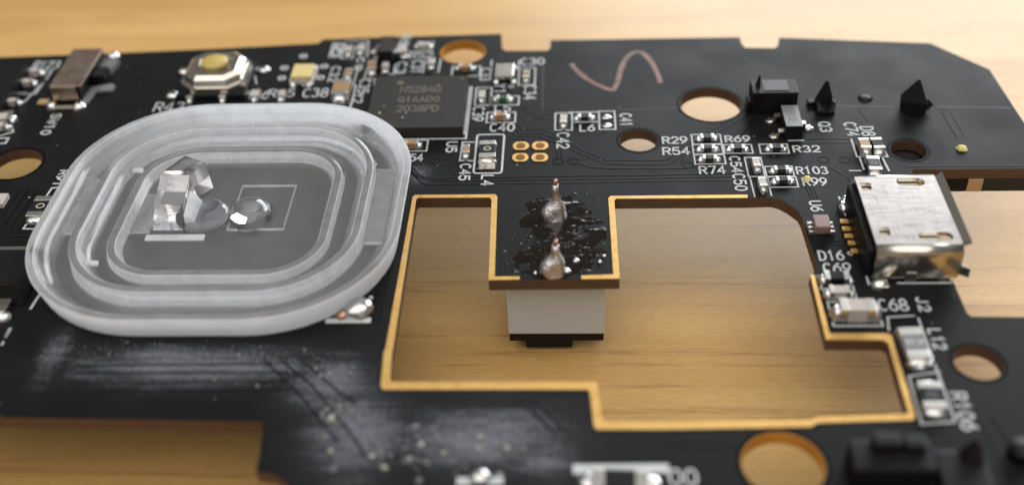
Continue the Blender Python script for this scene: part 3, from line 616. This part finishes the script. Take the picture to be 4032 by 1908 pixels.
# slide switch at the back left
s0 = (-34.2, 19.95)
sl = empty("slide_switch", (s0[0], s0[1], 0), BOARD); sl["label"] = "slide switch with bronze metal cover and black knob"
MB().bbox(-1.05, -2.9, .05, 1.1, 2.9, 1.25, .05).build("switch_body", "black_plastic", sl)
cv = MB().bbox(-1.2, -2.75, 1.22, 1.2, 2.75, 1.42, .06)
cv.bbox(-1.1, -3.0, .25, .85, -2.76, 1.40, .05); cv.bbox(-1.22, -2.1, .3, -1.06, 2.1, 1.3, .03)
cv.build("metal_cover", "bronze_cover", sl)
MB().bbox(1.1, -.65, .25, 2.2, .75, .95, .06).build("slide_knob", "black_plastic", sl)
MB().prism([(.9, -3.3), (1.55, -3.3), (1.75, -1.6), (2.9, -1.55), (3.0, -.9), (2.6, -.55), (1.2, -1.0), (.9, -1.2)], .03, .22).build("side_bracket", "grey_epoxy", sl)
MB().prism([(.9, .9), (2.0, .9), (2.3, 2.6), (.9, 2.8)], .03, .5).build("side_bracket", "grey_epoxy", sl)
for c in ((-32.87, 23.76), (-35.34, 16.5), (-33.18, 16.34)): link("solder_fillet", solder_mesh(.5, .5, .42), BOARD, (*c, 0))
MB().bbox(-.4, -.35, .01, .4, .35, .12, .03).build("solder_pad", "tan_strip", BOARD, (*(-36.21, 17.13), 0))
MB().bbox(-.7, -.2, .01, .7, .2, .1, .03).build("solder_pad", "tin_terminal", BOARD, (*(-34.31, 16.34), 0))

# cluster at the far left edge
icc = (-39.59, 18.08)
ic = MB().prism([(-1.9, -3.0), (.9, -3.0), (.9, 3.4), (-1.9, 3.4)], .08, .95, 0, .95).build("edge_chip", "black_plastic", BOARD, (*icc, 0)); ic["label"] = "dark chip cut by the left edge of the picture"
for y in (-2.4, -1.1, .2, 1.5, 2.8): MB().bbox(.85, y - .2, .03, 1.6, y + .2, .16, .03).build("lead", "tin_terminal", ic, (0, 0, 0))
line([(-40.83, 22.72), (-40.91, 19.95)], .16); line([(-39.44, 20.37), (-39.59, 18.88)], .14); line([(-38.88, 21.04), (-39.16, 19.09)], .14)
for c in ((-38.59, 20.8), (-38.15, 21.86), (-38.71, 19.6), (-37.94, 19.8)): pass
passive(c=(-38.31, 21.18), d='h', **PAL); passive(c=(-38.3, 19.59), d='h', **PAL); passive(c=(-38.47, 16.82), d='h', **PAL); passive(c=(-38.32, 14.59), d='h', L=1.4, Wd=.8, H=.5, name="chip_capacitor", body="pale_ceramic"); passive(c=(-38.05, 13.5), d='h', **PAL)
line([(-38.83, 21.34), (-37.19, 21.76), (-37.3, 18.38), (-38.68, 18.34)], .12); line([(-37.17, 20.61), (-37.75, 17.23), (-38.5, 17.32)], .12); line([(-37.53, 14), (-37.07, 13.15), (-37.88, 12.67)], .14)
outline_box((-38.25, 11.68, -37.1, 12.34), .14)
# marked resistor and large diode by the left edge
r9 = (-31.55, 3.9)
marked_resistor((r9[0] + .1, r9[1] - .35), 'v', 2.2, 1.3, .5, "0", "black resistor marked with a ring half under the clear lens")
line([(-31.12, 6.26), (-31.72, 6.21), (-32.08, 1.76), (-31.07, 1.7)], .14)
dg = (-30.53, -3.77)
dd = empty("power_diode", (dg[0] - .6, dg[1] + .2, 0), BOARD); dd["label"] = "large black diode with silver end tabs at the left edge"
MB().prism([(-2.2, -2.1), (1.9, -2.1), (1.9, 2.1), (-2.2, 2.1)], .1, 1.25, 0, .80).build("diode_body", "black_plastic", dd)
MB().bbox(-1.6, -3.2, .03, 1.2, -1.9, .45, .08).build("end_tab", "nickel_steel", dd); MB().bbox(-1.6, 1.9, .03, 1.2, 3.0, .45, .08).build("end_tab", "nickel_steel", dd)
link("solder_fillet", solder_mesh(.9, .55, .4), dd, (.6, -3.1, 0))
line([(-28.6, -3.97), (-28.76, -5.97)], .16)
MB().bbox(-.5, -.6, .02, .5, .6, .4, .05).build("white_terminal", "pale_ceramic", BOARD, (*(-34.72, 4.54), 0))

# ------------------------------------------------------------------ microswitch under the tongue, its pins and solder joints
sw = empty("microswitch", (2.72, 3.4, 0), BOARD); sw["label"] = "grey box microswitch hanging under the board tongue with black base"
MB().bbox(-3.1, -5.5, -5.95, 3.1, 7.0, -.82, .12).build("switch_case", "switch_grey", sw)
MB().bbox(-3.05, -5.45, -6.6, 3.05, 6.95, -5.96, .08).build("switch_base", "black_plastic", sw)
MB().bbox(-2.0, -5.4, -7.26, 1.05, -2.6, -6.5, .1).build("actuator", "black_plastic", sw)
for (x, y), h, lean, rad in (((2.69, 2.66), 2.85, (.02, .01), .82), ((2.65, -2.76), 2.35, (.06, .02), .80)):
    j = MB().lathe([(rad * 1.12, .0), (rad * 1.10, .12), (rad * 1.04, .38), (rad * .93, .68), (rad * .70, .98), (rad * .44, 1.22), (rad * .30, 1.55), (rad * .255, 2.0), (rad * .22, h - .35)], 36, 0, 0, 0, lean, .30, .92).build("solder_joint", "old_solder", BOARD, (x, y, 0))
    j["label"] = "teardrop of dull grey solder with a thin pin"
    MB().lathe([(.17, -.9), (.17, 1.6), (.155, h - .15), (.13, h), (.05, h + .02)], 12, 0, 0, 0, lean, .15).build("pin", "copper_pin", j)
# shiny flux residue on the tongue: thin bumpy film rising out of the lacquer
def flux_film():
    x0, y0, x1, y1 = (-0.51, -3.37, 6.27, 5.62); nx, ny = 130, 150; mb = MB(); vs = []
    for j in range(ny + 1):
        for i in range(nx + 1):
            x = x0 + (x1 - x0) * i / nx; y = y0 + (y1 - y0) * j / ny
            d1 = math.hypot((x - 2.7) / 2.5, (y - 2.6) / 2.7); d2 = math.hypot((x - 2.7) / 2.7, (y + 1.9) / 2.3); d3 = math.hypot((x - 4.7) / 1.9, (y - .4) / 2.6)
            f = max(0, 1.3 - min(d1, d2, d3))
            w = noise.fractal(Vector((x * .8, y * 1.1, 3)), 1, 2, 2)
            r = noise.fractal(Vector((x * 2.2 + y * .5, y * 4.2, 9)), 1, 2, 2)
            pool = math.exp(-(math.hypot(x - 2.7, y - 2.7) / 1.5) ** 4) + math.exp(-(math.hypot(x - 2.7, y + 2.6) / 1.4) ** 4)
            e = min(i, nx - i, j, ny - j) / 8
            k = min(1, f * 1.6)
            g = max(0, min(1, .5 + 1.6 * noise.noise(Vector((x * .55 + 4, y * .6, 21))) + .16 * (x - 2.7)))
            zz = -.03 + min(1, e) * (k * .042 + w * .035 * k + r * .005 * k * g * (1 - .8 * min(1, pool)) + .05 * pool)
            vs.append((x, y, min(zz, .22)))
    mb.add(vs, [(j * (nx + 1) + i, j * (nx + 1) + i + 1, (j + 1) * (nx + 1) + i + 1, (j + 1) * (nx + 1) + i) for j in range(ny) for i in range(nx)], 0, True)
    return mb
o = flux_film().build("flux_residue", "flux", BOARD); o["label"] = "shiny dark brown flux residue round the two solder joints"
rf = random.Random(5); fb = MB()
for _ in range(210):
    x, y = rf.gauss(2.6, 2.0), rf.gauss(-.2, 2.3); q = rf.uniform(.03, .07) + .10 * rf.random() ** 4
    if not (-.6 < x < 5.9 and -2.9 < y < 5.2) or math.hypot(x - 2.7, y - 2.7) < 1.0 or math.hypot(x - 2.7, y + 2.5) < 1.0: continue
    random.seed(rf.random()); fb.dome(x, y, q * rf.uniform(1, 1.9), q * .8, q * rf.uniform(.25, .5), .0, 0, 9, 3, 1, .4)
tag(fb.build("flux_bumps", "flux", BOARD), kind="stuff")
for c, s in (((4, -1.86), .22), ((3.44, -2.81), .26), ((5.46, -1.97), .14), ((5.72, -1.4), .12), ((1.53, -2.99), .14)): link("solder_splash", solder_mesh(s, s * .9, s * .7), BOARD, (*c, .03))

# ------------------------------------------------------------------ plastic clips and peg on the right, near the back edge
k1 = (18.18, 14.59)
cl = empty("plastic_clip", (k1[0], k1[1], 0), BOARD); cl["label"] = "wide black plastic clip with pointed fin and glossy top"
MB().bbox(-1.55, -.3, .0, 1.65, 1.5, 1.75, .06).build("clip_block", "black_plastic", cl)
MB().hexa([(-1.6, .1, 0), (-.8, .1, 0), (-.8, 1.3, 0), (-1.6, 1.3, 0), (-1.05, .7, 2.6), (-.98, .7, 2.6), (-.98, .8, 2.6), (-1.05, .8, 2.6)]).build("clip_fin", "black_plastic", cl)
MB().bbox(-1.85, -.1, .0, -1.5, .9, .9, .08).build("clip_foot", "black_plastic", cl)
MB().bbox(-.75, .0, 1.74, 1.0, 1.42, 1.79, .015).build("clip_top", "resistor_black", cl)
x0, y0, x1, y1 = clip_hole_a
cl = empty("plastic_clip", ((x0 + x1) / 2, (y0 + y1) / 2, 0), BOARD); cl["label"] = "square black plastic clip with a thin upright spike"
w = (x1 - x0) / 2; d = (y1 - y0) / 2
MB().bbox(-w * .95, -d * .9, -2.5, w * .95, d * .9, .25, .06).build("clip_block", "black_plastic", cl)
MB().hexa([(-.55, .1, .2), (.75, .1, .2), (.75, .9, .2), (-.55, .9, .2), (.02, .45, 2.0), (.16, .45, 2.0), (.16, .6, 2.0), (.02, .6, 2.0)]).build("clip_fin", "black_plastic", cl)
MB().bbox(-w - .45, .3, .0, -w + .1, .9, .3, .08).build("clip_foot", "black_plastic", cl)
MB().hexa([(-w * .9, -d * .8, .2), (-w * .1, -d * .8, .2), (-w * .1, d * .3, .2), (-w * .9, d * .3, .2), (-w * 1.05, -.1, .85), (-w * .8, -.1, .7), (-w * .8, .1, .7), (-w * 1.05, .1, .85)]).build("clip_barb", "black_plastic", cl)
MB().hexa([(w * .2, -d * .8, .2), (w * .95, -d * .8, .2), (w * .95, d * .5, .2), (w * .2, d * .5, .2), (w * .75, -.2, .75), (w * 1.15, -.2, .55), (w * 1.15, .1, .55), (w * .75, .1, .75)]).build("clip_barb", "black_plastic", cl)
x0, y0, x1, y1 = clip_hole_b
cl = empty("plastic_clip", (x0 + .55, (y0 + y1) / 2, 0), BOARD); cl["label"] = "leaning black wedge clip standing in a square hole"
MB().hexa([(-.55, -.9, -2.4), (.45, -.9, -2.4), (.45, .2, -2.4), (-.55, .2, -2.4), (-.85, -.55, .95), (.85, -.55, .75), (.85, .5, .75), (-.85, .5, .95)]).build("clip_block", "black_plastic", cl)
MB().hexa([(-.85, -.55, .9), (.85, -.55, .7), (.85, .5, .7), (-.85, .5, .9), (.1, .1, 2.35), (.2, .1, 2.35), (.2, .2, 2.35), (.1, .2, 2.35)]).build("clip_fin", "black_plastic", cl)
MB().hexa([(.5, -.4, .1), (1.0, -.4, .1), (1.0, .4, .1), (.5, .4, .1), (1.1, -.15, .75), (1.4, -.15, .45), (1.4, .1, .45), (1.1, .1, .75)]).build("clip_barb", "black_plastic", cl)
o = MB().lathe([(.5, -2.4), (.5, -.1), (.42, .1), (.2, .16), (.01, .16)], 18).build("plastic_peg", "black_plastic", BOARD, (*pin_hole, 0)); o["label"] = "black peg end in a round hole between two clips"

o = MB().lathe([(1.7, -5.2), (1.7, -1.0), (1.3, -.86), (1.25, -1.6), (.01, -1.7)], 24).build("screw_boss", "black_plastic", BOARD, (*HOLES[3][1], 0))
# parts by the small screw hole behind the connector
passive(c=(23.65, 9.7), d='v', L=1.2, Wd=.7, H=.6, name="chip_capacitor", body="capacitor_ceramic")
o = passive(c=(24.59, 9.81), d='v', L=1.3, Wd=.75, H=.5, name="small_diode", body="black_plastic"); o["label"] = "tiny black diode beside the small screw hole"
marked_resistor((23.86, 7.39), 'v', 1.6, .85, .55, "0", "small marked resistor behind the metal socket", "resistor_black", "grey_epoxy")
line([(23.11, 11), (23.08, 8.9), (25.13, 8.86), (25.04, 9.68)], .12); line([(23.24, 8.75), (23.26, 7.4)], .14); line([(24.76, 8.72), (24.87, 7.25)], .14)
for c, s in (((30.25, 9.7), .36), ((19.35, 6.4), .3)):
    o = MB().dome(0, 0, s, s * .9, s * .7, .01, 0, 12, 4, 1, .5).build("resin_blob", "yellow_resin", BOARD, (*c, 0)); o["label"] = "small yellow resin blob"

# ------------------------------------------------------------------ micro connector socket
ux0, uy1 = (21.45, 3.8)
ux0 += .02; uw, ud, uh = 7.75, 4.95, 2.45
us = empty("usb_socket", (ux0, uy1 - uw, 0), BOARD); us["label"] = "silver metal micro USB socket overhanging the board edge"
def slot(cx, cy, w, h, r): return rrect(cx - w / 2, cy - h / 2, cx + w / 2, cy + h / 2, r)
rb = .55
def loc_usb(p): return (p[0] - ux0, p[1] - uy1 + uw)
sA = loc_usb((24.8, 2.67)); sB = loc_usb((25.04, -2.7)); hA = loc_usb((21.95, 2.26)); hB = loc_usb((22.14, -2.19))
top_loops = [[(0, rb), (ud, rb), (ud, uw - rb), (0, uw - rb)], slot(sA[0], sA[1], 1.7, .78, .34), slot(sB[0], sB[1], 1.95, .78, .34), slot(hA[0] + .05, hA[1], .64, .72, .08), slot(hB[0] + .05, hB[1], .64, .76, .08)]
link("shell_top", plate_mesh("shell_top", top_loops, uh - .25, uh, ["steel_shell", "nickel_steel"]), us)
for sgn in (0, 1):     # bent sides
    mb = MB(); prof = []
    for k in range(7):
        a = R(90 * k / 6); prof.append((rb - rb * math.sin(a), uh - rb + rb * math.cos(a)))
    prof += [(0, .55), (.22, .12)]
    vs = []
    for y, zz in prof:
        yy = y if sgn == 0 else uw - y
        vs += [(0, yy, zz), (ud, yy, zz)]
    n = len(prof)
    for y, zz in prof:
        t = .2; yy = min(y + t, rb); zi = min(zz, uh - t) if y < rb - .01 else uh - t
        yy = yy if sgn == 0 else uw - yy
        vs += [(0, yy, zi), (ud, yy, zi)]
    fs = [(2 * i, 2 * i + 2, 2 * i + 3, 2 * i + 1) for i in range(n - 1)] + [(2 * n + 2 * i, 2 * n + 2 * i + 1, 2 * n + 2 * i + 3, 2 * n + 2 * i + 2) for i in range(n - 1)]
    fs += [(2 * i, 2 * n + 2 * i, 2 * n + 2 * i + 2, 2 * i + 2) for i in range(n - 1)] + [(2 * i + 1, 2 * i + 3, 2 * n + 2 * i + 3, 2 * n + 2 * i + 1) for i in range(n - 1)] + [(2 * n - 2, 2 * n - 1, 4 * n - 1, 4 * n - 2)]
    mb.add(vs, fs, 0, True).build("shell_side", "nickel_steel", us)
MB().hexa([(ud + .003, .55, uh - .2), (ud + .48, .45, uh + .12), (ud + .48, uw - .45, uh + .12), (ud + .003, uw - .55, uh - .2), (ud + .003, .55, uh - .01), (ud + .42, .45, uh + .28), (ud + .42, uw - .45, uh + .28), (ud + .003, uw - .55, uh - .01)]).build("flared_lip", "nickel_steel", us)
MB().hexa([(ud - .02, -.02, .6), (ud + .45, -.32, .6), (ud + .45, -.12, .6), (ud - .02, .18, .6), (ud - .02, -.02, 1.25), (ud + .45, -.32, 1.25), (ud + .45, -.12, 1.25), (ud - .02, .18, 1.25)]).build("flared_lip", "nickel_steel", us)
MB().bbox(.1, .3, .05, ud - .9, uw - .3, 1.85, .05).build("inner_block", "black_plastic", us)
MB().bbox(-.34, .5, .05, .08, uw - .5, 1.95, .08).build("rear_block", "black_plastic", us)
MB().bbox(.3, .35, 1.9, 3.9, uw - .35, 2.12, .03).build("inner_spring_sheet", "nickel_steel", us)
for k, p in enumerate(((21.27, 1.64), (21.26, 0.9), (21.28, 0.19), (21.36, -0.5), (21.4, -1.26))):
    q = loc_usb(p); MB().bbox(-.75, -.19, .03, .12, .19, .2, .05).build("contact_pin", "gold_plating", us, (q[0] + .1, q[1] + .05, 0))
for sx, sy, a, b in ((.35, -.35, .55, .42), (.0, uw + .1, .5, .4), (-.4, uw - .6, .35, .5)): link("solder_fillet", solder_mesh(a, b, .45), us, (sx, sy, 0))
MB().bbox(.05, -.75, .02, .85, -.02, .28, .06).build("mounting_tab", "nickel_steel", us)
pz = loc_usb((24.37, -3.27))
o = MB().lathe([(.85, .006), (.85, .05), (.5, .05), (.48, .03)], 24, 0, 0, 0, (0, 0), 0, .42).build("solder_pad", "solder", us, (pz[0], pz[1], 0))
MB().bbox(1.9, -.05, .1, 2.5, .15, .75, .05).build("shell_leg", "steel_shell", us)
line([(21.25, -2.07), (21.27, -4.16)], .14); line([(22.97, -4.04), (26.16, -4.04)], .14); line([(26.07, -3.24), (26.16, -4.04)], .12); line([(21.07, 4.42), (21.14, 2.47)], .14); line([(22.29, 7.3), (23.04, 7.29)], .12)
# small six-legged part left of the socket
u6 = (19.3, 0.98)
o = MB().bbox(-.48, -.62, .2, .48, .62, .78, .08).build("six_leg_chip", "pink_epoxy", BOARD, (*u6, 0)); o["label"] = "tiny pinkish brown chip with six silver legs"
for sx in (-1, 1):
    for sy in (-.42, 0, .42): MB().bbox(min(sx * .44, sx * .8), sy - .1, .02, max(sx * .44, sx * .8), sy + .1, .3, .03).build("lead", "tin_terminal", o)
# parts below the socket
o = passive(c=(19.37, -3.87), d='h', L=1.5, Wd=.75, H=.55, name="small_diode", body="black_plastic"); o["label"] = "tiny black diode beside the gold edge under the socket"
passive(c=(19.31, -5.18), d='h', L=1.25, Wd=.65, H=.6, name="chip_capacitor", body="pale_ceramic")
passive(c=(19.91, -6.92), d='h', L=2.0, Wd=1.0, H=1.0, name="chip_capacitor", body="pale_ceramic", fil=.45, label="largest tan capacitor below the metal socket")
outline_box((18.58, -7.68, 21.33, -5.65), .12); line([(18.35, -3.34), (18.71, -3.34)]); line([(20.06, -3.33), (20.28, -3.37), (20.31, -5.54)]); line([(18.31, -4.5), (18.69, -4.5)]); line([(18.35, -3.34), (18.63, -5.7)])
l1 = (22.51, -9.6)
o = marked_resistor((l1[0], l1[1]), 'v', 2.4, 1.25, .6, "RX", "grey topped resistor with two pale letters beside the gold edge", "grey_epoxy", "silkscreen")
link("solder_pad", solder_mesh(.55, .4, .35), BOARD, (*(22.6, -10.86), 0)); link("solder_pad", solder_mesh(.35, .4, .4), BOARD, (*(23.15, -10.67), 0))
line([(21.59, -8.06), (21.75, -6.97), (23.28, -6.85)]); line([(23.45, -7.06), (23.52, -14.87), (21.77, -15.04), (21.88, -11.63), (23.61, -11.29)])
marked_resistor((22.6, -13.44), 'v', 1.9, 1.15, .5, "0", "small dark marked resistor at the end of the gold edge", "resistor_black", "grey_epoxy")

# solder ball beside the lens and its printed bar
o = MB().dome(0, 0, .95, .85, .75, 0, 0, 20, 7, .8, .2).build("solder_joint", "solder", BOARD, (*(-8.84, -6.24), 0)); o["label"] = "rounded silver solder lump beside the clear lens"
MB().dome(0, 0, .55, .5, .4, 0, 0, 14, 5, 1, .2).build("solder_joint", "copper_pin", BOARD, (*(-9.74, -6.55), 0))
line([(-10.55, -7.11), (-8.13, -7.08)], .42); MB().dome(0, 0, .16, .16, .12).build("solder_splash", "pale_ceramic", BOARD, (*(-8.27, -5.13), 0))
# blurred white parts at the bottom of the picture
line([(3.9, -18.08), (8.37, -18.01)], .62); line([(6.38, -18.44), (6.22, -19.43)], .42)
passive(c=(6.04, -19.03), d='h', L=2.9, Wd=1.1, H=.5, name="chip_resistor", body="black_plastic", fil=.6)
line([(-1.96, -18.88), (0.08, -18.82)], .5); link("solder_pad", solder_mesh(.6, .5, .4), BOARD, (*(-0.89, -18.67), 0))
# black plastic pieces at the bottom right
cl = empty("plastic_clip", (*(19.34, -18.57), 0), BOARD); cl["label"] = "blurred black plastic block nearest the bottom right corner"
MB().bbox(-2.0, -.8, 0, 1.9, 1.1, 1.6, .12).build("clip_block", "black_plastic", cl); MB().bbox(-1.0, .2, 1.4, .35, 1.0, 2.25, .15).build("clip_fin", "black_plastic", cl); MB().bbox(.5, .2, 1.4, 1.6, 1.0, 2.1, .15).build("clip_fin", "black_plastic", cl)
cl = empty("plastic_clip", (*(22.79, -18.56), 0), BOARD); cl["label"] = "blurred black hook with a pointed tip in the bottom right corner"
MB().bbox(-1.2, -1.4, 0, 1.25, 1.2, .75, .15).build("clip_block", "black_plastic", cl); MB().hexa([(.0, .2, .7), (1.1, .2, .7), (1.1, 1.1, .7), (.0, 1.1, .7), (.6, .7, 1.9), (.8, .7, 1.9), (.8, .9, 1.9), (.6, .9, 1.9)]).build("clip_fin", "black_plastic", cl)
o = MB().lathe([(.7, .006), (.7, .5), (.6, .7), (.01, .72)], 20).build("plastic_peg", "black_plastic", BOARD, (*(26.18, -17.09), 0)); o["label"] = "black round peg cut by the right edge of the picture"
# part on the underside, seen below the right edge
x, y = (28.2, 7.31)
ub = empty("underside_part", (x, y, -.8), BOARD); ub["label"] = "dark glossy part under the right edge with a tan strip"
MB().bbox(-2.0, -.05, -1.0, 2.05, 2.4, -.02, .06).build("dark_block", "black_plastic", ub); MB().bbox(2.06, -.06, -1.0, 3.05, 2.4, -.02, .03).build("tan_strip", "tan_strip", ub); MB().bbox(3.06, -.05, -1.0, 6.2, 2.4, -.02, .06).build("dark_block", "chip_epoxy", ub)

# crumbs of glue and dust on the board
def crumbs(name, zones, n, mats, smin, smax, seed):
    rnd = random.Random(seed); mb = MB()
    for _ in range(n):
        (cx, cy), (rx, ry) = rnd.choice(zones); a = rnd.random() * 6.283; q = math.sqrt(rnd.random())
        s = smin + (smax - smin) * rnd.random() ** 3
        random.seed(rnd.random()); mb.dome(cx + rx * q * math.cos(a), cy + ry * q * math.sin(a), s, s * rnd.uniform(.6, 1), s * rnd.uniform(.3, .7), 0, 0 if rnd.random() < .75 else 1, 7, 3, 1, .6)
    o = mb.build(name, mats); return tag(o, None, None, None, "stuff")
tag(crumbs("glue_crumbs", [((-7.15, -16.7), (2.6, 2.2)), ((-3.54, -17.02), (3.6, 2.0)), ((-0.9, -17.35), (3.0, 1.2)), ((-8.86, -14.23), (1.0, .8))], 190, ["crumb_glue", "crumb_pale"], .04, .20, 3), "pale crumbs of old glue scattered over the front of the board", "crumbs")
tag(crumbs("glue_flecks", [((-17.82, -9.98), (9.0, 1.2)), ((-12.62, -11.19), (4.5, 1.2)), ((-21.84, -9.35), (3.5, .8))], 300, ["crumb_glue", "crumb_pale"], .02, .085, 5), "fine pale glue flecks in front of the clear lens", "flecks")
sp = MB()
for c, s, zz in (((-10, 13.73), .13, .85), ((-9.8, 14.67), .07, .85), ((-8.29, 13.13), .09, .85), ((-6.06, 17.4), .07, .85), ((-8.1, 13.69), .06, .85), ((-4.35, 18.32), .06, .85), ((-10.85, 15.44), .06, 0), ((3.88, 13.79), .07, 0), ((-32.91, 5.13), .08, 0), ((0.05, 8.33), .07, 0)):
    sp.dome(*c, s, s * .8, s * .8, zz + .002, 0, 7, 3, 1, .5)
rd = random.Random(11)
for _ in range(170):
    x, y = rd.uniform(-34, 29), rd.uniform(-16, 23); s = rd.uniform(.018, .045)
    if -31 < x < -6 and -10 < y < 14 or -13 < x < 24 and -13 < y < 6.5: continue
    sp.dome(x, y, s, s * .8, s * .8, .002, 0, 6, 2, 1, .5)
tag(sp.build("dust_specks", "crumb_pale"), "a few pale dust specks on the chip and board", "dust", None, "stuff")

# ------------------------------------------------------------------ clear sensor lens lying on the board
LX, LY, A, B, RC = -18.4, 2.4, 11.6, 11.35, 8.4
LZ = .1
LENS = tag(empty("sensor_lens", (LX, LY, LZ)), "clear rounded plastic lens with stepped rings lying on the black board", "plastic lens")
def rr(ins, n=14):
    a, b, r = A - ins, B - ins, max(RC - ins, .6); P = []
    for cx, cy, a0 in ((a - r, b - r, 0), (-a + r, b - r, 90), (-a + r, -b + r, 180), (a - r, -b + r, 270)):
        P += [(cx + r * math.cos(R(a0 + 90 * k / n)), cy + r * math.sin(R(a0 + 90 * k / n))) for k in range(n + 1)]
    return P
prof = [(.8, 0, 4), (.45, .05, 4), (.36, .16, 4), (0, 1.64, 3), (.02, 1.70, 3), (.07, 1.72, 1), (.44, 1.72, 3), (.49, 1.69, 2), (.62, 1.30, 1), (.80, 1.0, 1), (1.02, .78, 1), (1.28, .64, 1), (1.5, .58, 0),
        (2.34, .57, 1), (2.42, .62, 2), (2.50, 1.55, 3), (2.54, 1.60, 1), (2.96, 1.60, 3), (3.02, 1.56, 2), (3.16, 1.10, 1), (3.36, .72, 1), (3.56, .54, 1), (3.72, .48, 0), (4.52, .47, 1), (4.58, .52, 2), (4.66, .98, 3), (4.70, 1.02, 1), (5.14, 1.02, 3), (5.19, .98, 2), (5.38, .42, 1), (5.5, .36, 0), (6.6, .35, 0)]
mb = MB(); n = len(rr(0)); vs = []
for ins, zz, _ in prof: vs += [(x, y, zz) for x, y in rr(ins)]
fs = []; L = len(prof)
for i in range(L - 1):
    mb_i = prof[i][2]
    for k in range(n):
        fs.append(((i * n + k, i * n + (k + 1) % n, (i + 1) * n + (k + 1) % n, (i + 1) * n + k), mb_i))
o0 = len(mb.v); mb.v += vs
for f, mi in fs: mb.f.append(list(f)); mb.m.append(mi); mb.sm.append(True)
mb.f.append(list(range((L - 1) * n, L * n))); mb.m.append(0); mb.sm.append(False)
mb.f.append(list(range(n))[::-1]); mb.m.append(0); mb.sm.append(False)
o = mb.build("lens_body", ["lens_polished", "lens_satin", "lens_frosted", "lens_edge", "lens_outer"], LENS)
# optical centre: square frame, bulging lens and prism
def L3(p): return (p[0] - LX, p[1] - LY)
x0, y0 = L3((-18.27, 0.78)); x1, y1 = L3((-15.66, 5.53)); x1 = x0 + 3.7
fr = MB()
for a, b, c, d in ((x0, y0, x1, y0 + .09), (x0, y1 - .09, x1, y1), (x0, y0 + .091, x0 + .09, y1 - .091), (x1 - .09, y0 + .091, x1, y1 - .091)): fr.box(a, b, .36, c, d, .50)
fr.build("square_frame", "lens_satin", LENS)
lc = L3((-16.98, 2.14))
MB().lathe([(1.36, .36), (1.36, .62), (1.30, .88), (1.14, 1.14), (.9, 1.34), (.6, 1.48), (.3, 1.55), (.01, 1.57)], 40, 0, *lc, (0, 0), 0, 1.12).build("lens_bulge", "lens_clear", LENS)
lc2 = L3((-20.16, 2.32))
MB().lathe([(1.7, .36), (1.68, .56), (1.5, .70), (1.1, .80), (.6, .85), (.01, .87)], 40, 0, *lc2).build("shallow_dome", "lens_clear", LENS)
px, py = L3((-23.12, 0.9))
MB().hexa([(px, py, .36), (px + 2.1, py, .36), (px + 2.1, py + 3.4, .36), (px, py + 3.4, .36), (px + .15, py + 1.1, 1.7), (px + 1.95, py + 1.1, 1.45), (px + 1.95, py + 3.3, 2.3), (px + .15, py + 3.3, 2.5)]).build("prism_block", "lens_clear", LENS)
MB().prism([(px + .1, py + 3.45), (px + 2.0, py + 3.45), (px + 2.9, py + 4.5), (px + 1.2, py + 5.4)], .36, 2.5, 0, .88).build("prism_block", "lens_clear", LENS)
MB().hexa([(px + 2.13, py + .2, .36), (px + 3.0, py + .2, .36), (px + 3.0, py + 2.4, .36), (px + 2.13, py + 2.4, .36), (px + 2.15, py + .3, 1.3), (px + 2.5, py + .3, 1.2), (px + 2.5, py + 2.3, 1.5), (px + 2.15, py + 2.3, 1.8)]).build("prism_wedge", "lens_edge", LENS)
MB().hexa([(px - 1.9, py - .3, .36), (px - .1, py - .3, .36), (px - .1, py + 3.9, .36), (px - 1.9, py + 3.9, .36), (px - 1.1, py - .2, .40), (px - .12, py - .2, 1.0), (px - .12, py + 3.7, 1.4), (px - .6, py + 3.7, .48)]).build("prism_wedge", "lens_satin", LENS)
MB().bbox(px - .2, py - 1.1, .36, px + 3.6, py - .6, .52, .05).build("moulding_step", "lens_edge", LENS)
# raised pads in the channel, at the left and right sides
for x0, y0, x1, y1 in ((-A + 1.25, -2.2, -A + 2.42, 3.6), (A - 2.42, -3.4, A - 1.2, 4.4)):
    MB().bbox(x0, y0, .58, x1, y1, .80, .05).build("channel_pad", "lens_satin", LENS)
for y in (4.6, -5.2):
    MB().bbox(-A + 3.8, y, .48, -A + 4.5, y + .35, .72, .05).build("moulding_step", "lens_edge", LENS)
